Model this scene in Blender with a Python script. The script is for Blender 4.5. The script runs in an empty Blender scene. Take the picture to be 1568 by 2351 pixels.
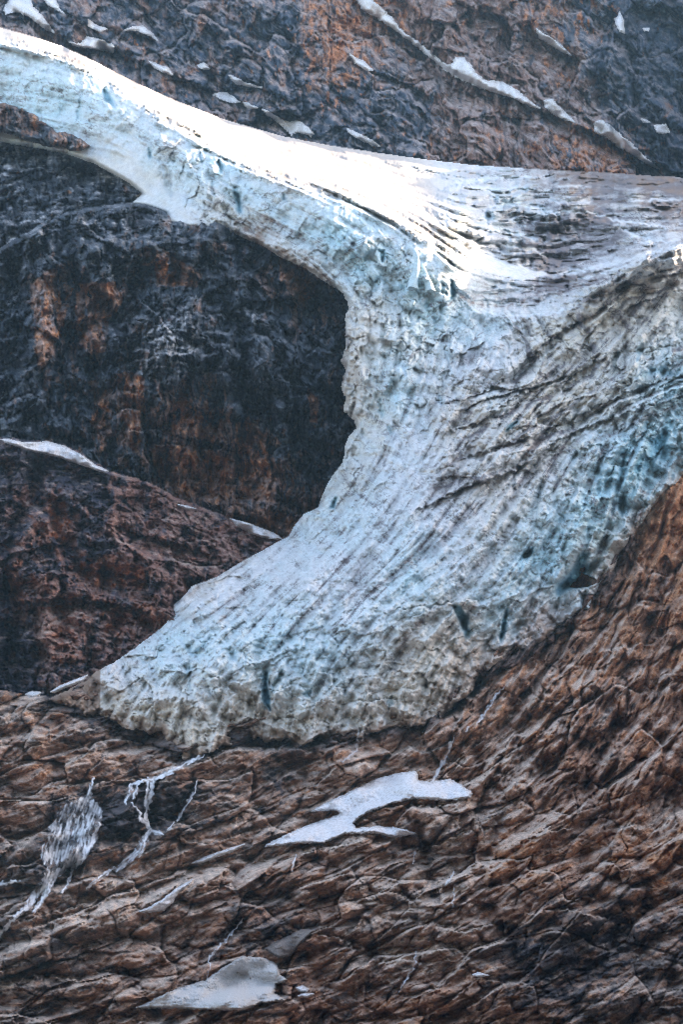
import bpy, math, time
import numpy as np
T0 = time.time()
R = math.radians
scene = bpy.context.scene
COL = scene.collection

# ------------------------------------------------------------------ camera
W, H = 1568.0, 2351.0            # survey frame used to lay the terrain out
VFOV, TILT = R(25.0), R(12.0)
F = (H / 2) / math.tan(VFOV / 2)
cam_d = bpy.data.cameras.new("camera")
cam = bpy.data.objects.new("camera", cam_d)
COL.objects.link(cam)
cam.location = (0, 0, 0)
cam.rotation_euler = (R(90) + TILT, 0, 0)
cam_d.sensor_fit = 'VERTICAL'
cam_d.sensor_height = 24
cam_d.lens = 12 / math.tan(VFOV / 2)
cam_d.clip_start = 1
cam_d.clip_end = 20000
scene.camera = cam

# ------------------------------------------------------------------ sky, sun, exposure
SUN_DIR = np.array([0.80, 0.42, 0.43]); SUN_DIR /= np.linalg.norm(SUN_DIR)
sun_el = math.asin(SUN_DIR[2]); sun_az = math.atan2(SUN_DIR[0], SUN_DIR[1])
world = bpy.data.worlds.new("World"); scene.world = world
world.use_nodes = True
nt = world.node_tree
bg = nt.nodes['Background']
sky = nt.nodes.new('ShaderNodeTexSky')
sky.sky_type = 'NISHITA'; sky.sun_disc = False
sky.sun_elevation = sun_el; sky.sun_rotation = sun_az
sky.altitude = 2000; sky.air_density = 0.8; sky.dust_density = 6.0; sky.ozone_density = 0.5
nt.links.new(sky.outputs[0], bg.inputs[0])
bg.inputs[1].default_value = 0.15
sun_d = bpy.data.lights.new("sun", 'SUN'); sun = bpy.data.objects.new("sun", sun_d)
COL.objects.link(sun)
sun_d.energy = 2.0; sun_d.angle = R(0.45); sun_d.color = (1.0, 0.88, 0.78)
sun.rotation_euler = (R(90) - sun_el, 0, math.pi - sun_az)
scene.view_settings.view_transform = 'Standard'
scene.view_settings.look = 'None'
scene.view_settings.exposure = 2.32
scene.view_settings.use_white_balance = True
scene.view_settings.white_balance_temperature = 8500
scene.view_settings.white_balance_tint = 12
scene.view_settings.gamma = 1.0
scene.cycles.volume_bounces = 0
scene.cycles.denoising_prefilter = 'NONE'
scene.cycles.pixel_filter_type = 'BLACKMAN_HARRIS'
scene.cycles.filter_width = 1.1
scene.render.filter_size = 1.1
scene.cycles.max_bounces = 5
scene.cycles.diffuse_bounces = 3

# ------------------------------------------------------------------ numeric helpers
_tab = {}
def _grad(seed):
    if seed not in _tab:
        a = np.random.RandomState(seed).rand(256, 256) * 2 * np.pi
        _tab[seed] = (np.cos(a).astype(np.float32), np.sin(a).astype(np.float32))
    return _tab[seed]
def gnoise(u, v, seed):
    gx, gy = _grad(seed)
    iu = np.floor(u); iv = np.floor(v)
    fu = (u - iu).astype(np.float32); fv = (v - iv).astype(np.float32)
    iu = iu.astype(np.int32) & 255; iv = iv.astype(np.int32) & 255
    iu1 = (iu + 1) & 255; iv1 = (iv + 1) & 255
    su = fu * fu * fu * (fu * (fu * 6 - 15) + 10); sv = fv * fv * fv * (fv * (fv * 6 - 15) + 10)
    def g(a, b, x, y): return gx[b, a] * x + gy[b, a] * y
    n0 = g(iu, iv, fu, fv) * (1 - su) + g(iu1, iv, fu - 1, fv) * su
    n1 = g(iu, iv1, fu, fv - 1) * (1 - su) + g(iu1, iv1, fu - 1, fv - 1) * su
    return (n0 * (1 - sv) + n1 * sv) * 1.5
def fbm(u, v, octv=4, seed=0, gain=0.5, ridged=False):
    s = 0; a = 1; t = 0
    for k in range(octv):
        n = gnoise(u * 2 ** k + 17.3 * k, v * 2 ** k + 9.1 * k, seed + k)
        if ridged: n = 1 - 2 * np.abs(n)
        s = s + a * n; t += a; a *= gain
    return s / t
def worley(u, v, seed):
    rs = np.random.RandomState(seed)
    N = 128
    jx, jy, rv, ax, ay = [rs.rand(N, N).astype(np.float32) for _ in range(5)]
    iu = np.floor(u).astype(np.int32); iv = np.floor(v).astype(np.int32)
    F1 = np.full(u.shape, 9, np.float32); F2 = F1.copy(); val = np.zeros_like(F1); fac = np.zeros_like(F1)
    for dx in (-1, 0, 1):
        for dy in (-1, 0, 1):
            cu = (iu + dx) & (N - 1); cv = (iv + dy) & (N - 1)
            ex = (u - (iu + dx + jx[cv, cu])).astype(np.float32); ey = (v - (iv + dy + jy[cv, cu])).astype(np.float32)
            d = np.sqrt(ex * ex + ey * ey)
            m = d < F1
            F2 = np.where(m, F1, np.minimum(F2, d)); F1 = np.where(m, d, F1)
            val = np.where(m, rv[cv, cu], val)
            fac = np.where(m, (ax[cv, cu] - .5) * ex + (ay[cv, cu] - .5) * ey, fac)
    return F1, F2, val, fac
def sstep(a, b, x):
    t = np.clip((x - a) / (b - a), 0, 1); return t * t * (3 - 2 * t)
def blur(a, n, it=2):
    for _ in range(it):
        for ax in (0, 1):
            p = np.concatenate([np.repeat(np.take(a, [0], ax), n, ax), a, np.repeat(np.take(a, [-1], ax), n, ax)], ax)
            c = np.cumsum(p, ax, dtype=np.float64)
            c = np.concatenate([np.zeros_like(np.take(c, [0], ax)), c], ax)
            m = a.shape[ax]; w = 2 * n + 1
            a = ((np.take(c, range(w, w + m), ax) - np.take(c, range(0, m), ax)) / w)
    return a.astype(np.float32)
def bil(a, r, c):
    r = np.clip(r, 0, a.shape[0] - 1.001); c = np.clip(c, 0, a.shape[1] - 1.001)
    i = r.astype(np.int32); j = c.astype(np.int32); fr = r - i; fc = c - j
    return (a[i, j] * (1 - fr) * (1 - fc) + a[i + 1, j] * fr * (1 - fc) + a[i, j + 1] * (1 - fr) * fc + a[i + 1, j + 1] * fr * fc).astype(np.float32)
def rbf(ctrl, X, Y, sm=2):
    """smooth field through control points (x, y, v1, v2...); solved coarsely and upsampled"""
    c = np.array(ctrl, float); p = c[:, :2]; v = c[:, 2:]
    d = np.hypot(p[:, None, 0] - p[None, :, 0], p[:, None, 1] - p[None, :, 1])
    n = len(p)
    A = np.zeros((n + 3, n + 3)); A[:n, :n] = -d + np.eye(n) * 0.5; A[:n, n] = 1; A[:n, n + 1:] = p / 1000
    A[n, :n] = 1; A[n + 1:, :n] = (p / 1000).T
    w = np.linalg.solve(A, np.vstack([v, np.zeros((3, v.shape[1]))]))
    st = 12
    xs = np.arange(X.min() - st, X.max() + 2 * st, st); ys = np.arange(Y.min() - st, Y.max() + 2 * st, st)
    gx, gy = np.meshgrid(xs, ys)
    D = np.hypot(gx[..., None] - p[:, 0], gy[..., None] - p[:, 1])
    out = []
    for k in range(v.shape[1]):
        z = -D @ w[:n, k] + w[n, k] + (gx * w[n + 1, k] + gy * w[n + 2, k]) / 1000
        z = blur(z, sm)
        out.append(bil(z, (Y - ys[0]) / st, (X - xs[0]) / st))
    return out[0] if len(out) == 1 else out
def seg_dist(pts, X, Y):
    pts = np.array(pts, np.float32)
    best = np.full(X.shape, 1e9, np.float32); side = np.zeros(X.shape, np.float32); tt = np.zeros(X.shape, np.float32)
    n = len(pts) - 1
    for i in range(n):
        a, b = pts[i, :2], pts[i + 1, :2]; e = b - a; L2 = max(float(e @ e), 1e-6)
        t = np.clip(((X - a[0]) * e[0] + (Y - a[1]) * e[1]) / L2, 0, 1)
        dx = X - a[0] - t * e[0]; dy = Y - a[1] - t * e[1]
        d = dx * dx + dy * dy
        m = d < best
        best = np.where(m, d, best); side = np.where(m, np.sign(e[0] * dy - e[1] * dx), side); tt = np.where(m, (i + t) / n, tt)
    return np.sqrt(best), side, tt
def sdf(poly, X, Y):
    p = list(poly) + [poly[0]]
    d, _, _ = seg_dist(p, X, Y)
    ins = np.zeros(X.shape, bool)
    for (x1, y1), (x2, y2) in zip(p[:-1], p[1:]):
        if y1 == y2: continue
        c = ((y1 > Y) != (y2 > Y)) & (X < (x2 - x1) * (Y - y1) / (y2 - y1) + x1)
        ins ^= c
    return np.where(ins, d, -d)
def lic(n, ang, L):
    """smear noise n along the direction field ang (radians, grid y down)"""
    r0, c0 = np.mgrid[0:n.shape[0], 0:n.shape[1]].astype(np.float32)
    ca, sa = np.cos(ang).astype(np.float32), np.sin(ang).astype(np.float32)
    out = n.copy().astype(np.float32)
    for sgn in (1, -1):
        r, c = r0.copy(), c0.copy(); pr, pc = sgn * sa, sgn * ca
        for k in range(L):
            i = np.clip(r, 0, n.shape[0] - 1).astype(np.int32); j = np.clip(c, 0, n.shape[1] - 1).astype(np.int32)
            nr, nc = sa[i, j], ca[i, j]
            f = np.where(nr * pr + nc * pc < 0, -1, 1).astype(np.float32); pr = nr * f; pc = nc * f
            r = r + pr; c = c + pc
            i = np.clip(r + .5, 0, n.shape[0] - 1).astype(np.int32); j = np.clip(c + .5, 0, n.shape[1] - 1).astype(np.int32)
            out += n[i, j]
    out -= out.mean(); out /= out.std() + 1e-6
    return out
def angfield(ctrl, X, Y, sm=2):
    c = [(x, y, math.cos(2 * R(a)), math.sin(2 * R(a))) for x, y, a in ctrl]
    p, q = rbf(c, X, Y, sm)
    return (.5 * np.arctan2(q, p)).astype(np.float32)
def potential(ang, g, quad=False):
    """coordinates (across, along) whose level lines follow the direction field; least squares on a coarse lattice"""
    k = 18; a = ang[::k, ::k].astype(float); h, w = a.shape; n = h * w
    id_ = np.arange(n).reshape(h, w); res = []
    # make the orientation continuous
    for i in range(h):
        for j in range(w):
            ref = a[i, j - 1] if j else (a[i - 1, 0] if i else a[0, 0])
            while a[i, j] - ref > math.pi / 2: a[i, j] -= math.pi
            while a[i, j] - ref < -math.pi / 2: a[i, j] += math.pi
    st = k * g.st
    eh = (id_[:, :-1].ravel(), id_[:, 1:].ravel()); ev = (id_[:-1].ravel(), id_[1:].ravel())
    L = np.zeros((n, n))
    for p, q in (eh, ev):
        np.add.at(L, (p, p), 1); np.add.at(L, (q, q), 1); np.add.at(L, (p, q), -1); np.add.at(L, (q, p), -1)
    L[0, 0] += 1
    B = np.zeros((n, 2))
    for c, (vx, vy) in enumerate(((-np.sin(a), np.cos(a)), (np.cos(a), np.sin(a)))):
        gh = (.5 * (vx[:, :-1] + vx[:, 1:]) * st).ravel(); gv = (.5 * (vy[:-1] + vy[1:]) * st).ravel()
        np.add.at(B[:, c], eh[1], gh); np.add.at(B[:, c], eh[0], -gh); np.add.at(B[:, c], ev[1], gv); np.add.at(B[:, c], ev[0], -gv)
    S = np.linalg.solve(L, B)
    r, c = np.mgrid[0:ang.shape[0], 0:ang.shape[1]].astype(np.float32)
    ext = lambda z: np.pad(z, ((0, 1), (0, 1)), mode='reflect', reflect_type='odd')
    return [blur(bil(ext(S[:, m].reshape(h, w)), r / k, c / k), 5, 2) for m in (0, 1)]
class Grid:
    def __init__(s, x0, y0, x1, y1, st):
        s.st = st; s.x0 = x0; s.y0 = y0
        s.X, s.Y = np.meshgrid(np.arange(x0, x1, st, dtype=np.float32), np.arange(y0, y1, st, dtype=np.float32))
    def win(s, pts, pad):
        a = np.array(pts)[:, :2]; x0, y0 = a.min(0) - pad; x1, y1 = a.max(0) + pad
        c0 = max(int((x0 - s.x0) / s.st), 0); c1 = max(int((x1 - s.x0) / s.st) + 2, 0)
        r0 = max(int((y0 - s.y0) / s.st), 0); r1 = max(int((y1 - s.y0) / s.st) + 2, 0)
        return (slice(r0, r1), slice(c0, c1))
    def stroke(s, f, pts, w, amp, kind='gauss', warp=3.0, seed=5):
        """press a groove / rib / step along a line into the field f"""
        sl = s.win(pts, w * 4 + warp)
        X, Y = s.X[sl], s.Y[sl]
        if X.size == 0: return
        Xw = X + warp * gnoise(X / 14, Y / 14, seed); Yw = Y + warp * gnoise(X / 14 + 40, Y / 14, seed + 1)
        d, sd, t = seg_dist(pts, Xw, Yw)
        tap = np.sqrt(np.clip(np.minimum(t, 1 - t) * 5, 0.0, 1))
        if kind == 'gauss': f[sl] += amp * tap * np.exp(-(d / w) ** 2)
        elif kind == 'crack': f[sl] += amp * np.clip(1 - d / (w * (0.2 + tap)), 0, 1) ** 0.6 * tap
        elif kind == 'step': f[sl] += amp * tap * np.where(sd > 0, 1, 0.0) * np.exp(-(d / (w * 1.8)) ** 1.5)
    def blob(s, f, x, y, rx, ry, amp, rot=0):
        c, q = math.cos(R(rot)), math.sin(R(rot))
        dx, dy = s.X - x, s.Y - y
        f += (amp * np.exp(-(((dx * c + dy * q) / rx) ** 2 + ((-dx * q + dy * c) / ry) ** 2))).astype(np.float32)
    def sample(s, a, X, Y): return bil(a, (Y - s.y0) / s.st, (X - s.x0) / s.st)
    def rnd(s, seed, cell=1):
        n = np.random.RandomState(seed).rand(*s.X.shape).astype(np.float32) - .5
        if cell > 1: n = blur(n, max(1, int(cell / 2.5)), 2); n /= n.std() * 3.4
        return n

CT, ST = math.cos(TILT), math.sin(TILT)
def to_world(px, py, D):
    u = (px - W / 2) / F; v = (H / 2 - py) / F
    yy = CT - ST * v; zz = ST + CT * v
    return np.stack([D * u / yy, D, D * zz / yy], -1)
def mesh_from(name, P, mask, mat, attrs=None, parent=None, smooth=False):
    h, w = mask.shape
    q = mask[:-1, :-1] & mask[1:, :-1] & mask[:-1, 1:] & mask[1:, 1:]
    used = np.zeros((h, w), bool)
    used[:-1, :-1] |= q; used[1:, :-1] |= q; used[:-1, 1:] |= q; used[1:, 1:] |= q
    idx = np.full((h, w), -1, np.int32); n = int(used.sum()); idx[used] = np.arange(n)
    f = np.stack([idx[:-1, :-1][q], idx[1:, :-1][q], idx[1:, 1:][q], idx[:-1, 1:][q]], -1)
    me = bpy.data.meshes.new(name)
    me.vertices.add(n); me.vertices.foreach_set('co', P[used].astype(np.float32).ravel())
    me.loops.add(f.size); me.loops.foreach_set('vertex_index', f.ravel())
    me.polygons.add(len(f)); me.polygons.foreach_set('loop_start', np.arange(0, f.size, 4, dtype=np.int32))
    me.polygons.foreach_set('loop_total', np.full(len(f), 4, np.int32))
    if smooth: me.polygons.foreach_set('use_smooth', np.ones(len(f), bool))
    for k, chans in (attrs or {}).items():
        at = me.attributes.new(k, 'FLOAT_COLOR', 'POINT')
        c = np.ones((n, 4), np.float32)
        for i, ch in enumerate(chans): c[:, i] = np.clip(ch[used], 0, 1)
        at.data.foreach_set('color', c.ravel())
    me.update(); me.validate()
    me.materials.append(mat)
    o = bpy.data.objects.new(name, me); COL.objects.link(o)
    if parent: o.parent = parent
    return o
def struct(o, label=None):
    o['kind'] = 'structure'
    if label: o['label'] = label
def tag(o, label, cat, group=None):
    o['label'] = label; o['category'] = cat
    if group: o['group'] = group

# ------------------------------------------------------------------ materials
class NT:
    def __init__(s, name):
        s.m = bpy.data.materials.new(name); s.m.use_nodes = True; s.t = s.m.node_tree; s.b = s.t.nodes['Principled BSDF']
        s.b.inputs['Specular IOR Level'].default_value = 0.3
    def n(s, ty, **k):
        x = s.t.nodes.new(ty)
        for a, b in k.items(): setattr(x, a, b)
        return x
    def l(s, a, b): s.t.links.new(a, b)
    def attr(s, name):
        a = s.n('ShaderNodeAttribute', attribute_name=name); sp = s.n('ShaderNodeSeparateColor'); s.l(a.outputs['Color'], sp.inputs[0]); return sp.outputs
    def noise(s, scale, detail=6, rough=0.6, sc=(1, 1, 1), rot=(0, 0, 0)):
        tc = s.n('ShaderNodeTexCoord'); mp = s.n('ShaderNodeMapping'); mp.inputs['Scale'].default_value = sc; mp.inputs['Rotation'].default_value = rot
        no = s.n('ShaderNodeTexNoise'); no.inputs['Scale'].default_value = scale; no.inputs['Detail'].default_value = detail; no.inputs['Roughness'].default_value = rough
        s.l(tc.outputs['Object'], mp.inputs[0]); s.l(mp.outputs[0], no.inputs['Vector']); return no.outputs[0]
    def mix(s, f, a, b, mode='MIX'):
        x = s.n('ShaderNodeMix', data_type='RGBA', blend_type=mode)
        for k, v in ((0, f), (6, a), (7, b)):
            if hasattr(v, 'links'): s.l(v, x.inputs[k])
            else: x.inputs[k].default_value = v if k == 0 else (*v, 1)
        return x.outputs[2]
    def ramp(s, f, lo, hi):
        x = s.n('ShaderNodeMapRange'); s.l(f, x.inputs[0]); x.inputs[1].default_value = 0.3; x.inputs[2].default_value = 0.7
        x.inputs[3].default_value = lo; x.inputs[4].default_value = hi; return x.outputs[0]
    def grey(s, v):
        x = s.n('ShaderNodeCombineColor'); [s.l(v, x.inputs[i]) for i in range(3)]; return x.outputs[0]
    def bump(s, h, dist, strength=1.0):
        b = s.n('ShaderNodeBump'); b.inputs['Strength'].default_value = strength; b.inputs['Distance'].default_value = dist
        s.l(h, b.inputs['Height']); s.l(b.outputs[0], s.b.inputs['Normal'])
def rock_mat(name, base, brown, rust, pale, dark, fine=(1, 1, 1), rough=0.85, bd=0.8):
    t = NT(name); a = t.attr('cover'); c = t.attr('wear_shade')
    v = t.noise(0.16, 9, 0.68, fine)
    g = t.mix(1.0, t.grey(t.ramp(v, 0.6, 1.45)), t.grey(t.ramp(t.noise(0.85, 5, .7, fine), .55, 1.5)), 'MULTIPLY')
    col = t.mix(a[0], base, brown); col = t.mix(a[1], col, rust); col = t.mix(a[2], col, pale); col = t.mix(c[0], col, dark)
    v2 = t.noise(0.045, 6, 0.6, fine)
    col = t.mix(t.ramp(v2, 0, .15), col, tuple(0.5 * (x + y) for x, y in zip(brown, base)))
    col = t.mix(1.0, col, g, 'MULTIPLY')
    t.l(col, t.b.inputs['Base Color']); t.b.inputs['Roughness'].default_value = rough
    t.bump(t.noise(0.5, 8, 0.65, fine), bd, 0.8)
    return t.m
M_WALL = rock_mat('hazy_cliff_rock', (.050, .088, .135), (.28, .165, .135), (.68, .27, .12), (.46, .38, .36), (.024, .050, .080), (1, 1, .55), bd=1.2)  # blue in the base colour stands in for part of the haze
M_DARK = rock_mat('dark_wet_cliff_rock', (.052, .078, .102), (.32, .175, .125), (.70, .30, .14), (.52, .52, .53), (.020, .034, .048), (1, 1, .5), rough=.7)
M_BLUFF = rock_mat('brown_bluff_rock', (.058, .062, .085), (.32, .155, .115), (.58, .20, .09), (.48, .35, .29), (.020, .026, .040), (1, 1, 1.4), rough=.8)
M_SLAB = rock_mat('layered_slab_rock', (.14, .112, .102), (.42, .235, .16), (.60, .27, .13), (.66, .52, .43), (.050, .056, .068), (1, 1, 2.2))
def ice_mat():
    t = NT('glacier_ice'); a = t.attr('cover'); c = t.attr('wear_shade')
    col = t.mix(a[0], (.84, .87, .89), (.46, .79, .86))       # clear blue ice
    col = t.mix(a[1], col, (.80, .72, .59))                   # old cream ice
    col = t.mix(a[2], col, (.20, .18, .19))                  # grey grit
    col = t.mix(c[0], col, (.35, .22, .15))                 # brown silt, also dims sunlit snow
    col = t.mix(c[1], col, (.16, .50, .62))                   # crevasse ice
    g = t.mix(1.0, t.grey(t.ramp(t.noise(0.22, 9, 0.7), 0.82, 1.14)), t.grey(t.ramp(t.noise(0.9, 5, .7), .85, 1.13)), 'MULTIPLY')
    col = t.mix(1.0, col, g, 'MULTIPLY')
    t.l(col, t.b.inputs['Base Color']); t.b.inputs['Roughness'].default_value = .55
    t.bump(t.noise(0.45, 8, 0.6), 0.35, 0.6)
    return t.m
M_ICE = ice_mat()
def snow_mat(name, col, grit, gscale, lo=.0, hi=.5):
    t = NT(name)
    f = t.ramp(t.noise(gscale, 8, .75), lo, hi)
    ad = t.n('ShaderNodeMath', operation='ADD', use_clamp=True); mu = t.n('ShaderNodeMath', operation='MULTIPLY'); t.l(t.attr('cover')[1], mu.inputs[0]); t.l(t.ramp(t.noise(.35, 6, .7), .0, .8), mu.inputs[1]); t.l(f, ad.inputs[0]); t.l(mu.outputs[0], ad.inputs[1]); f = ad.outputs[0]
    c = t.mix(f, col, grit)
    t.l(c, t.b.inputs['Base Color']); t.b.inputs['Roughness'].default_value = .8
    t.bump(t.noise(0.6, 6, .6), .35, .6); return t.m
M_SNOW = snow_mat('old_snow', (.86, .87, .90), (.36, .33, .31), .7, -.45, .75)
M_GRIT = snow_mat('gritty_snow', (.70, .70, .70), (.24, .20, .17), 1.6, -.1, .6)
M_SCREE = snow_mat('pale_scree', (.36, .31, .28), (.10, .085, .08), 1.3, .0, 1.0)
M_FOREST = snow_mat('sky_block_forest', (.045, .06, .035), (.16, .14, .12), .01, -.3, .8)
def water_mat():
    t = NT('white_water'); a = t.attr('cover')
    t.b.inputs['Base Color'].default_value = (.88, .91, .95, 1); t.b.inputs['Roughness'].default_value = .5
    tr = t.n('ShaderNodeBsdfTransparent'); mx = t.n('ShaderNodeMixShader')
    t.l(a[0], mx.inputs[0]); t.l(tr.outputs[0], mx.inputs[1]); t.l(t.b.outputs[0], mx.inputs[2])
    out = t.t.nodes['Material Output']; t.l(mx.outputs[0], out.inputs['Surface']); return t.m
M_WATER = water_mat()

# ------------------------------------------------------------------ terrain shape tools
STEP = 2.3
def edge_curl(D, s, e, depth):
    """round the rim of a rock or ice mass back and away from its outline"""
    k = np.clip((e - s) / e, 0, 2.2)
    return D + depth * k * k
def blocky(X, Y, cx, cy, rot, seed, warp=.2):
    c, q = math.cos(R(rot)), math.sin(R(rot))
    u = (X * c + Y * q) / cx; v = (-X * q + Y * c) / cy
    u = u + warp * gnoise(u * 1.3, v * 1.3, seed + 50); v = v + warp * gnoise(u * 1.3 + 9, v * 1.3, seed + 51)
    return worley(u, v, seed)
def terrace(phase, sharp=.6):
    f = phase - np.floor(phase)
    return sstep(sharp, 1.0, f) - f

def faces(g, polys, seed, soft=5, rag=9):
    m = np.zeros(g.X.shape, np.float32)
    for p in polys:
        sl = g.win(p, 24)
        if g.X[sl].size == 0: continue
        X, Y = g.X[sl], g.Y[sl]
        q = sdf(p, X, Y) + rag * fbm(X / 22, Y / 34, 4, seed, .6)
        m[sl] = np.maximum(m[sl], sstep(-1, soft, q))
    return m
def crease_shade(f, on=1):  # paints shade under each ledge and a bright line on its lip
    return sstep(.20, .03, f) * on, sstep(.55, .68, f) * sstep(1.0, .86, f) * on
def planes(sa, ta, cs, ct, amp, seed):
    """large fracture planes, each tilted its own way"""
    F1, F2, val, fac = worley(ta / ct + .12 * gnoise(ta / 60, sa / 60, seed), sa / cs + .12 * gnoise(ta / 60, sa / 60, seed + 1), seed + 2)
    return amp * fac + .35 * amp * (val - .5) + .12 * amp * sstep(.05, 0, F2 - F1)
def asym(f, k):
    q = f * k; fl = np.floor(q); return (fl + sstep(.55, 1, q - fl)) / k
def strata(sa, ta, lam, cell, seed, sharp=.58, amp=None, chaos=.9, ratio=2.4):
    """broken ledges: steep risers and flat treads, each block of rock shifted against the next"""
    u = ta / (cell * ratio); v = sa / cell
    u = u + .16 * gnoise(u * 1.2, v * 1.2, seed + 1); v = v + .16 * gnoise(u * 1.2 + 9, v * 1.2, seed + 2)
    F1, F2, val, fac = worley(u, v, seed + 3)
    ph = -sa / lam + .45 * chaos * fbm(ta / (lam * 5), sa / (lam * 2.2), 3, seed + 5) + 1.3 * val + 1.1 * fac * cell / lam
    f = ph - np.floor(ph)
    A = .27 * lam if amp is None else amp
    on = .35 + .9 * sstep(-.25, .25, fbm(ta / (lam * 7), sa / (lam * 5), 2, seed + 9))
    return A * (np.clip((f - sharp) / (1 - sharp), 0, 1) - f) * on + A * 1.6 * fac, f, val, sstep(.07, 0, F2 - F1)

# ================================================================== 1. mountain wall at the back
g = Grid(-420, -190, 2150, 560, STEP + .3)
X, Y = g.X, g.Y
D = rbf([(-170, -190, 2760), (784, -190, 2780), (1740, -190, 2800), (0, 60, 2480), (400, 60, 2560), (800, 20, 2600), (1200, 20, 2620), (1568, 20, 2700),
         (0, 240, 2330), (400, 260, 2380), (800, 300, 2370), (1100, 330, 2370), (1300, 330, 2400), (1400, 200, 2490), (1568, 300, 2540), (1568, 420, 2440),
         (1000, 170, 2480), (600, 150, 2470), (1250, 150, 2560), (-170, 560, 2260), (784, 560, 2270), (1740, 560, 2350)], X, Y, 3)
d = np.zeros_like(D)
wx = X + 26 * fbm(X / 90, Y / 90, 3, 11); wy = Y + 26 * fbm(X / 90 + 7, Y / 90, 3, 21)
# ramps falling to the right
rot = R(36); s_ = -wx * math.sin(rot) + wy * math.cos(rot); a_ = wx * math.cos(rot) + wy * math.sin(rot)
d += 55 * terrace(-s_ / 150 + .35 * fbm(X / 160, Y / 160, 3, 31), .62) * (.6 + .5 * fbm(X / 200, Y / 200, 2, 35))
d += 15 * terrace(-s_ / 47 + .5 * fbm(X / 60, Y / 60, 3, 32), .6)
for pts, w, a in [([(815, 0), (900, 55), (1000, 135), (1110, 192), (1238, 248), (1400, 320), (1515, 390)], 26, 45),
                  ([(0, 0), (110, 60), (160, 100), (262, 118), (400, 172), (600, 252), (720, 312)], 22, 32),
                  ([(286, 70), (360, 92)], 16, 25), ([(525, 180), (600, 200), (680, 235)], 16, 25), ([(800, 130), (860, 165), (950, 200), (1010, 240)], 16, 26),
                  ([(1235, 75), (1310, 125), (1400, 200)], 18, 30), ([(1375, 285), (1515, 388)], 30, 40), ([(1420, 20), (1400, 120), (1395, 260)], 30, 60)]:
    g.stroke(d, pts, w, a, 'step', 6)
# vertical ribs and gullies
d += 26 * fbm(wx / 70, wy / 230, 4, 41, .55, True) + 13 * fbm(wx / 20, wy / 60, 4, 45, .6, True)
for pts, a in [([(860, 250), (900, 330), (880, 385)], 18), ([(960, 200), (1000, 380)], 16), ([(1060, 0), (1090, 130)], 26), ([(470, 40), (520, 130), (640, 150)], 22),
               ([(680, 40), (660, 200), (700, 290)], 24), ([(1100, 250), (1150, 380)], 18), ([(1470, 0), (1440, 150), (1500, 330)], 30)]:
    g.stroke(d, pts, 13, a, 'gauss', 9)
sa = s_ + 8 * fbm(X / 50, Y / 40, 3, 58); ta = a_ + 8 * fbm(X / 50, Y / 40, 3, 59)
q0, f0, v0, j0 = strata(sa, ta, 40, 46, 570, .6, 22); q1, f1_, v1, j1 = strata(sa, ta, 14, 18, 580, .6, 8); q2, f2_, v2, j2 = strata(sa, ta, 6, 8, 590, .6, 3.5)
d += q0 * .8 + q1 * .8 + q2 * .8 + planes(sa, ta, 110, 130, 110, 530) + planes(sa, ta, 45, 60, 42, 536)
F1, F2, val, fac = blocky(X, Y, 17, 30, -12, 61)
d += 9 * (val - .5) + 16 * fac
F1b, F2b, valb, facb = blocky(X, Y, 6.5, 11, -12, 62)
d += 3.6 * (valb - .5) + 6 * facb
st_ = lic(g.rnd(71), np.full(X.shape, R(82), np.float32), 6); d += 1.5 * st_
DW = D + d; WG = g
hot = rbf([(0, 60, .5, .08), (120, 150, .55, .2), (300, 30, .45, .1), (320, 120, .4, .5), (250, 200, .5, .3), (430, 60, .35, .15), (560, 130, .4, .35), (640, 60, .3, .2), (540, 250, .55, .2),
           (680, 300, .4, .2), (784, 80, .8, .75), (900, 150, .5, .35), (800, 190, .5, .65), (860, 260, .25, .2), (760, 40, .75, .7), (950, 330, .3, .3), (1030, 60, .8, .3), (1130, 100, .85, .1),
           (1080, 220, .95, .30), (1160, 300, .95, .35), (1040, 330, .85, .45), (1200, 380, .95, .3), (1250, 60, .6, .6), (1330, 120, .55, .35), (1400, 360, .5, .95), (1340, 260, .75, .2),
           (1270, 330, .5, .5), (1450, 100, .12, .1), (1540, 60, .1, .1), (1450, 250, .15, .05), (1540, 260, .35, .4), (1550, 370, .1, .05), (1500, 180, .05, .05), (950, 250, .35, .15),
           (640, 200, .35, .2), (1180, 180, .6, .1), (480, 20, .5, .2), (380, 200, .5, .3), (-170, 0, .4, .2), (1740, 200, .1, .1)], X, Y, 1)
n1 = fbm(wx / 34, wy / 52, 5, 81, .6); n2 = fbm(wx / 16, wy / 34, 5, 91, .65)
brown = sstep(-.12, .12, n1 * .8 + (hot[0] - .5) * 1.7 + .25 * (val - .5) + .15 * (valb - .5))
rust = sstep(.06, .25, n2 + .35 * (val - .5) + .25 * (valb - .5) + (hot[1] - .45) * 1.2) * .9
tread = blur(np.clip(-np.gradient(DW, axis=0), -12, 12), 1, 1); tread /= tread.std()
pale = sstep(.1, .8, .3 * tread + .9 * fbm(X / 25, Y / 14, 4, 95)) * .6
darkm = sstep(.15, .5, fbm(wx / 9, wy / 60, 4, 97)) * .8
c1, l1 = crease_shade(f1_); c2_, l2 = crease_shade(f2_); on = sstep(-.25, .2, fbm(X / 40, Y / 40, 3, 96))
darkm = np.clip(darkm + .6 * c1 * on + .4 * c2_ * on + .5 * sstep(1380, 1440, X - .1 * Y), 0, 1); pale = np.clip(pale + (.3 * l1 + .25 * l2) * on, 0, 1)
wall = mesh_from('mountain', to_world(X, Y, DW), np.ones(X.shape, bool), M_WALL, {'cover': (brown, rust, pale), 'wear_shade': (darkm,)})
struct(wall, 'hazy brown and blue rock face of the mountain behind the glacier')
print('wall', time.time() - T0)

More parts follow.
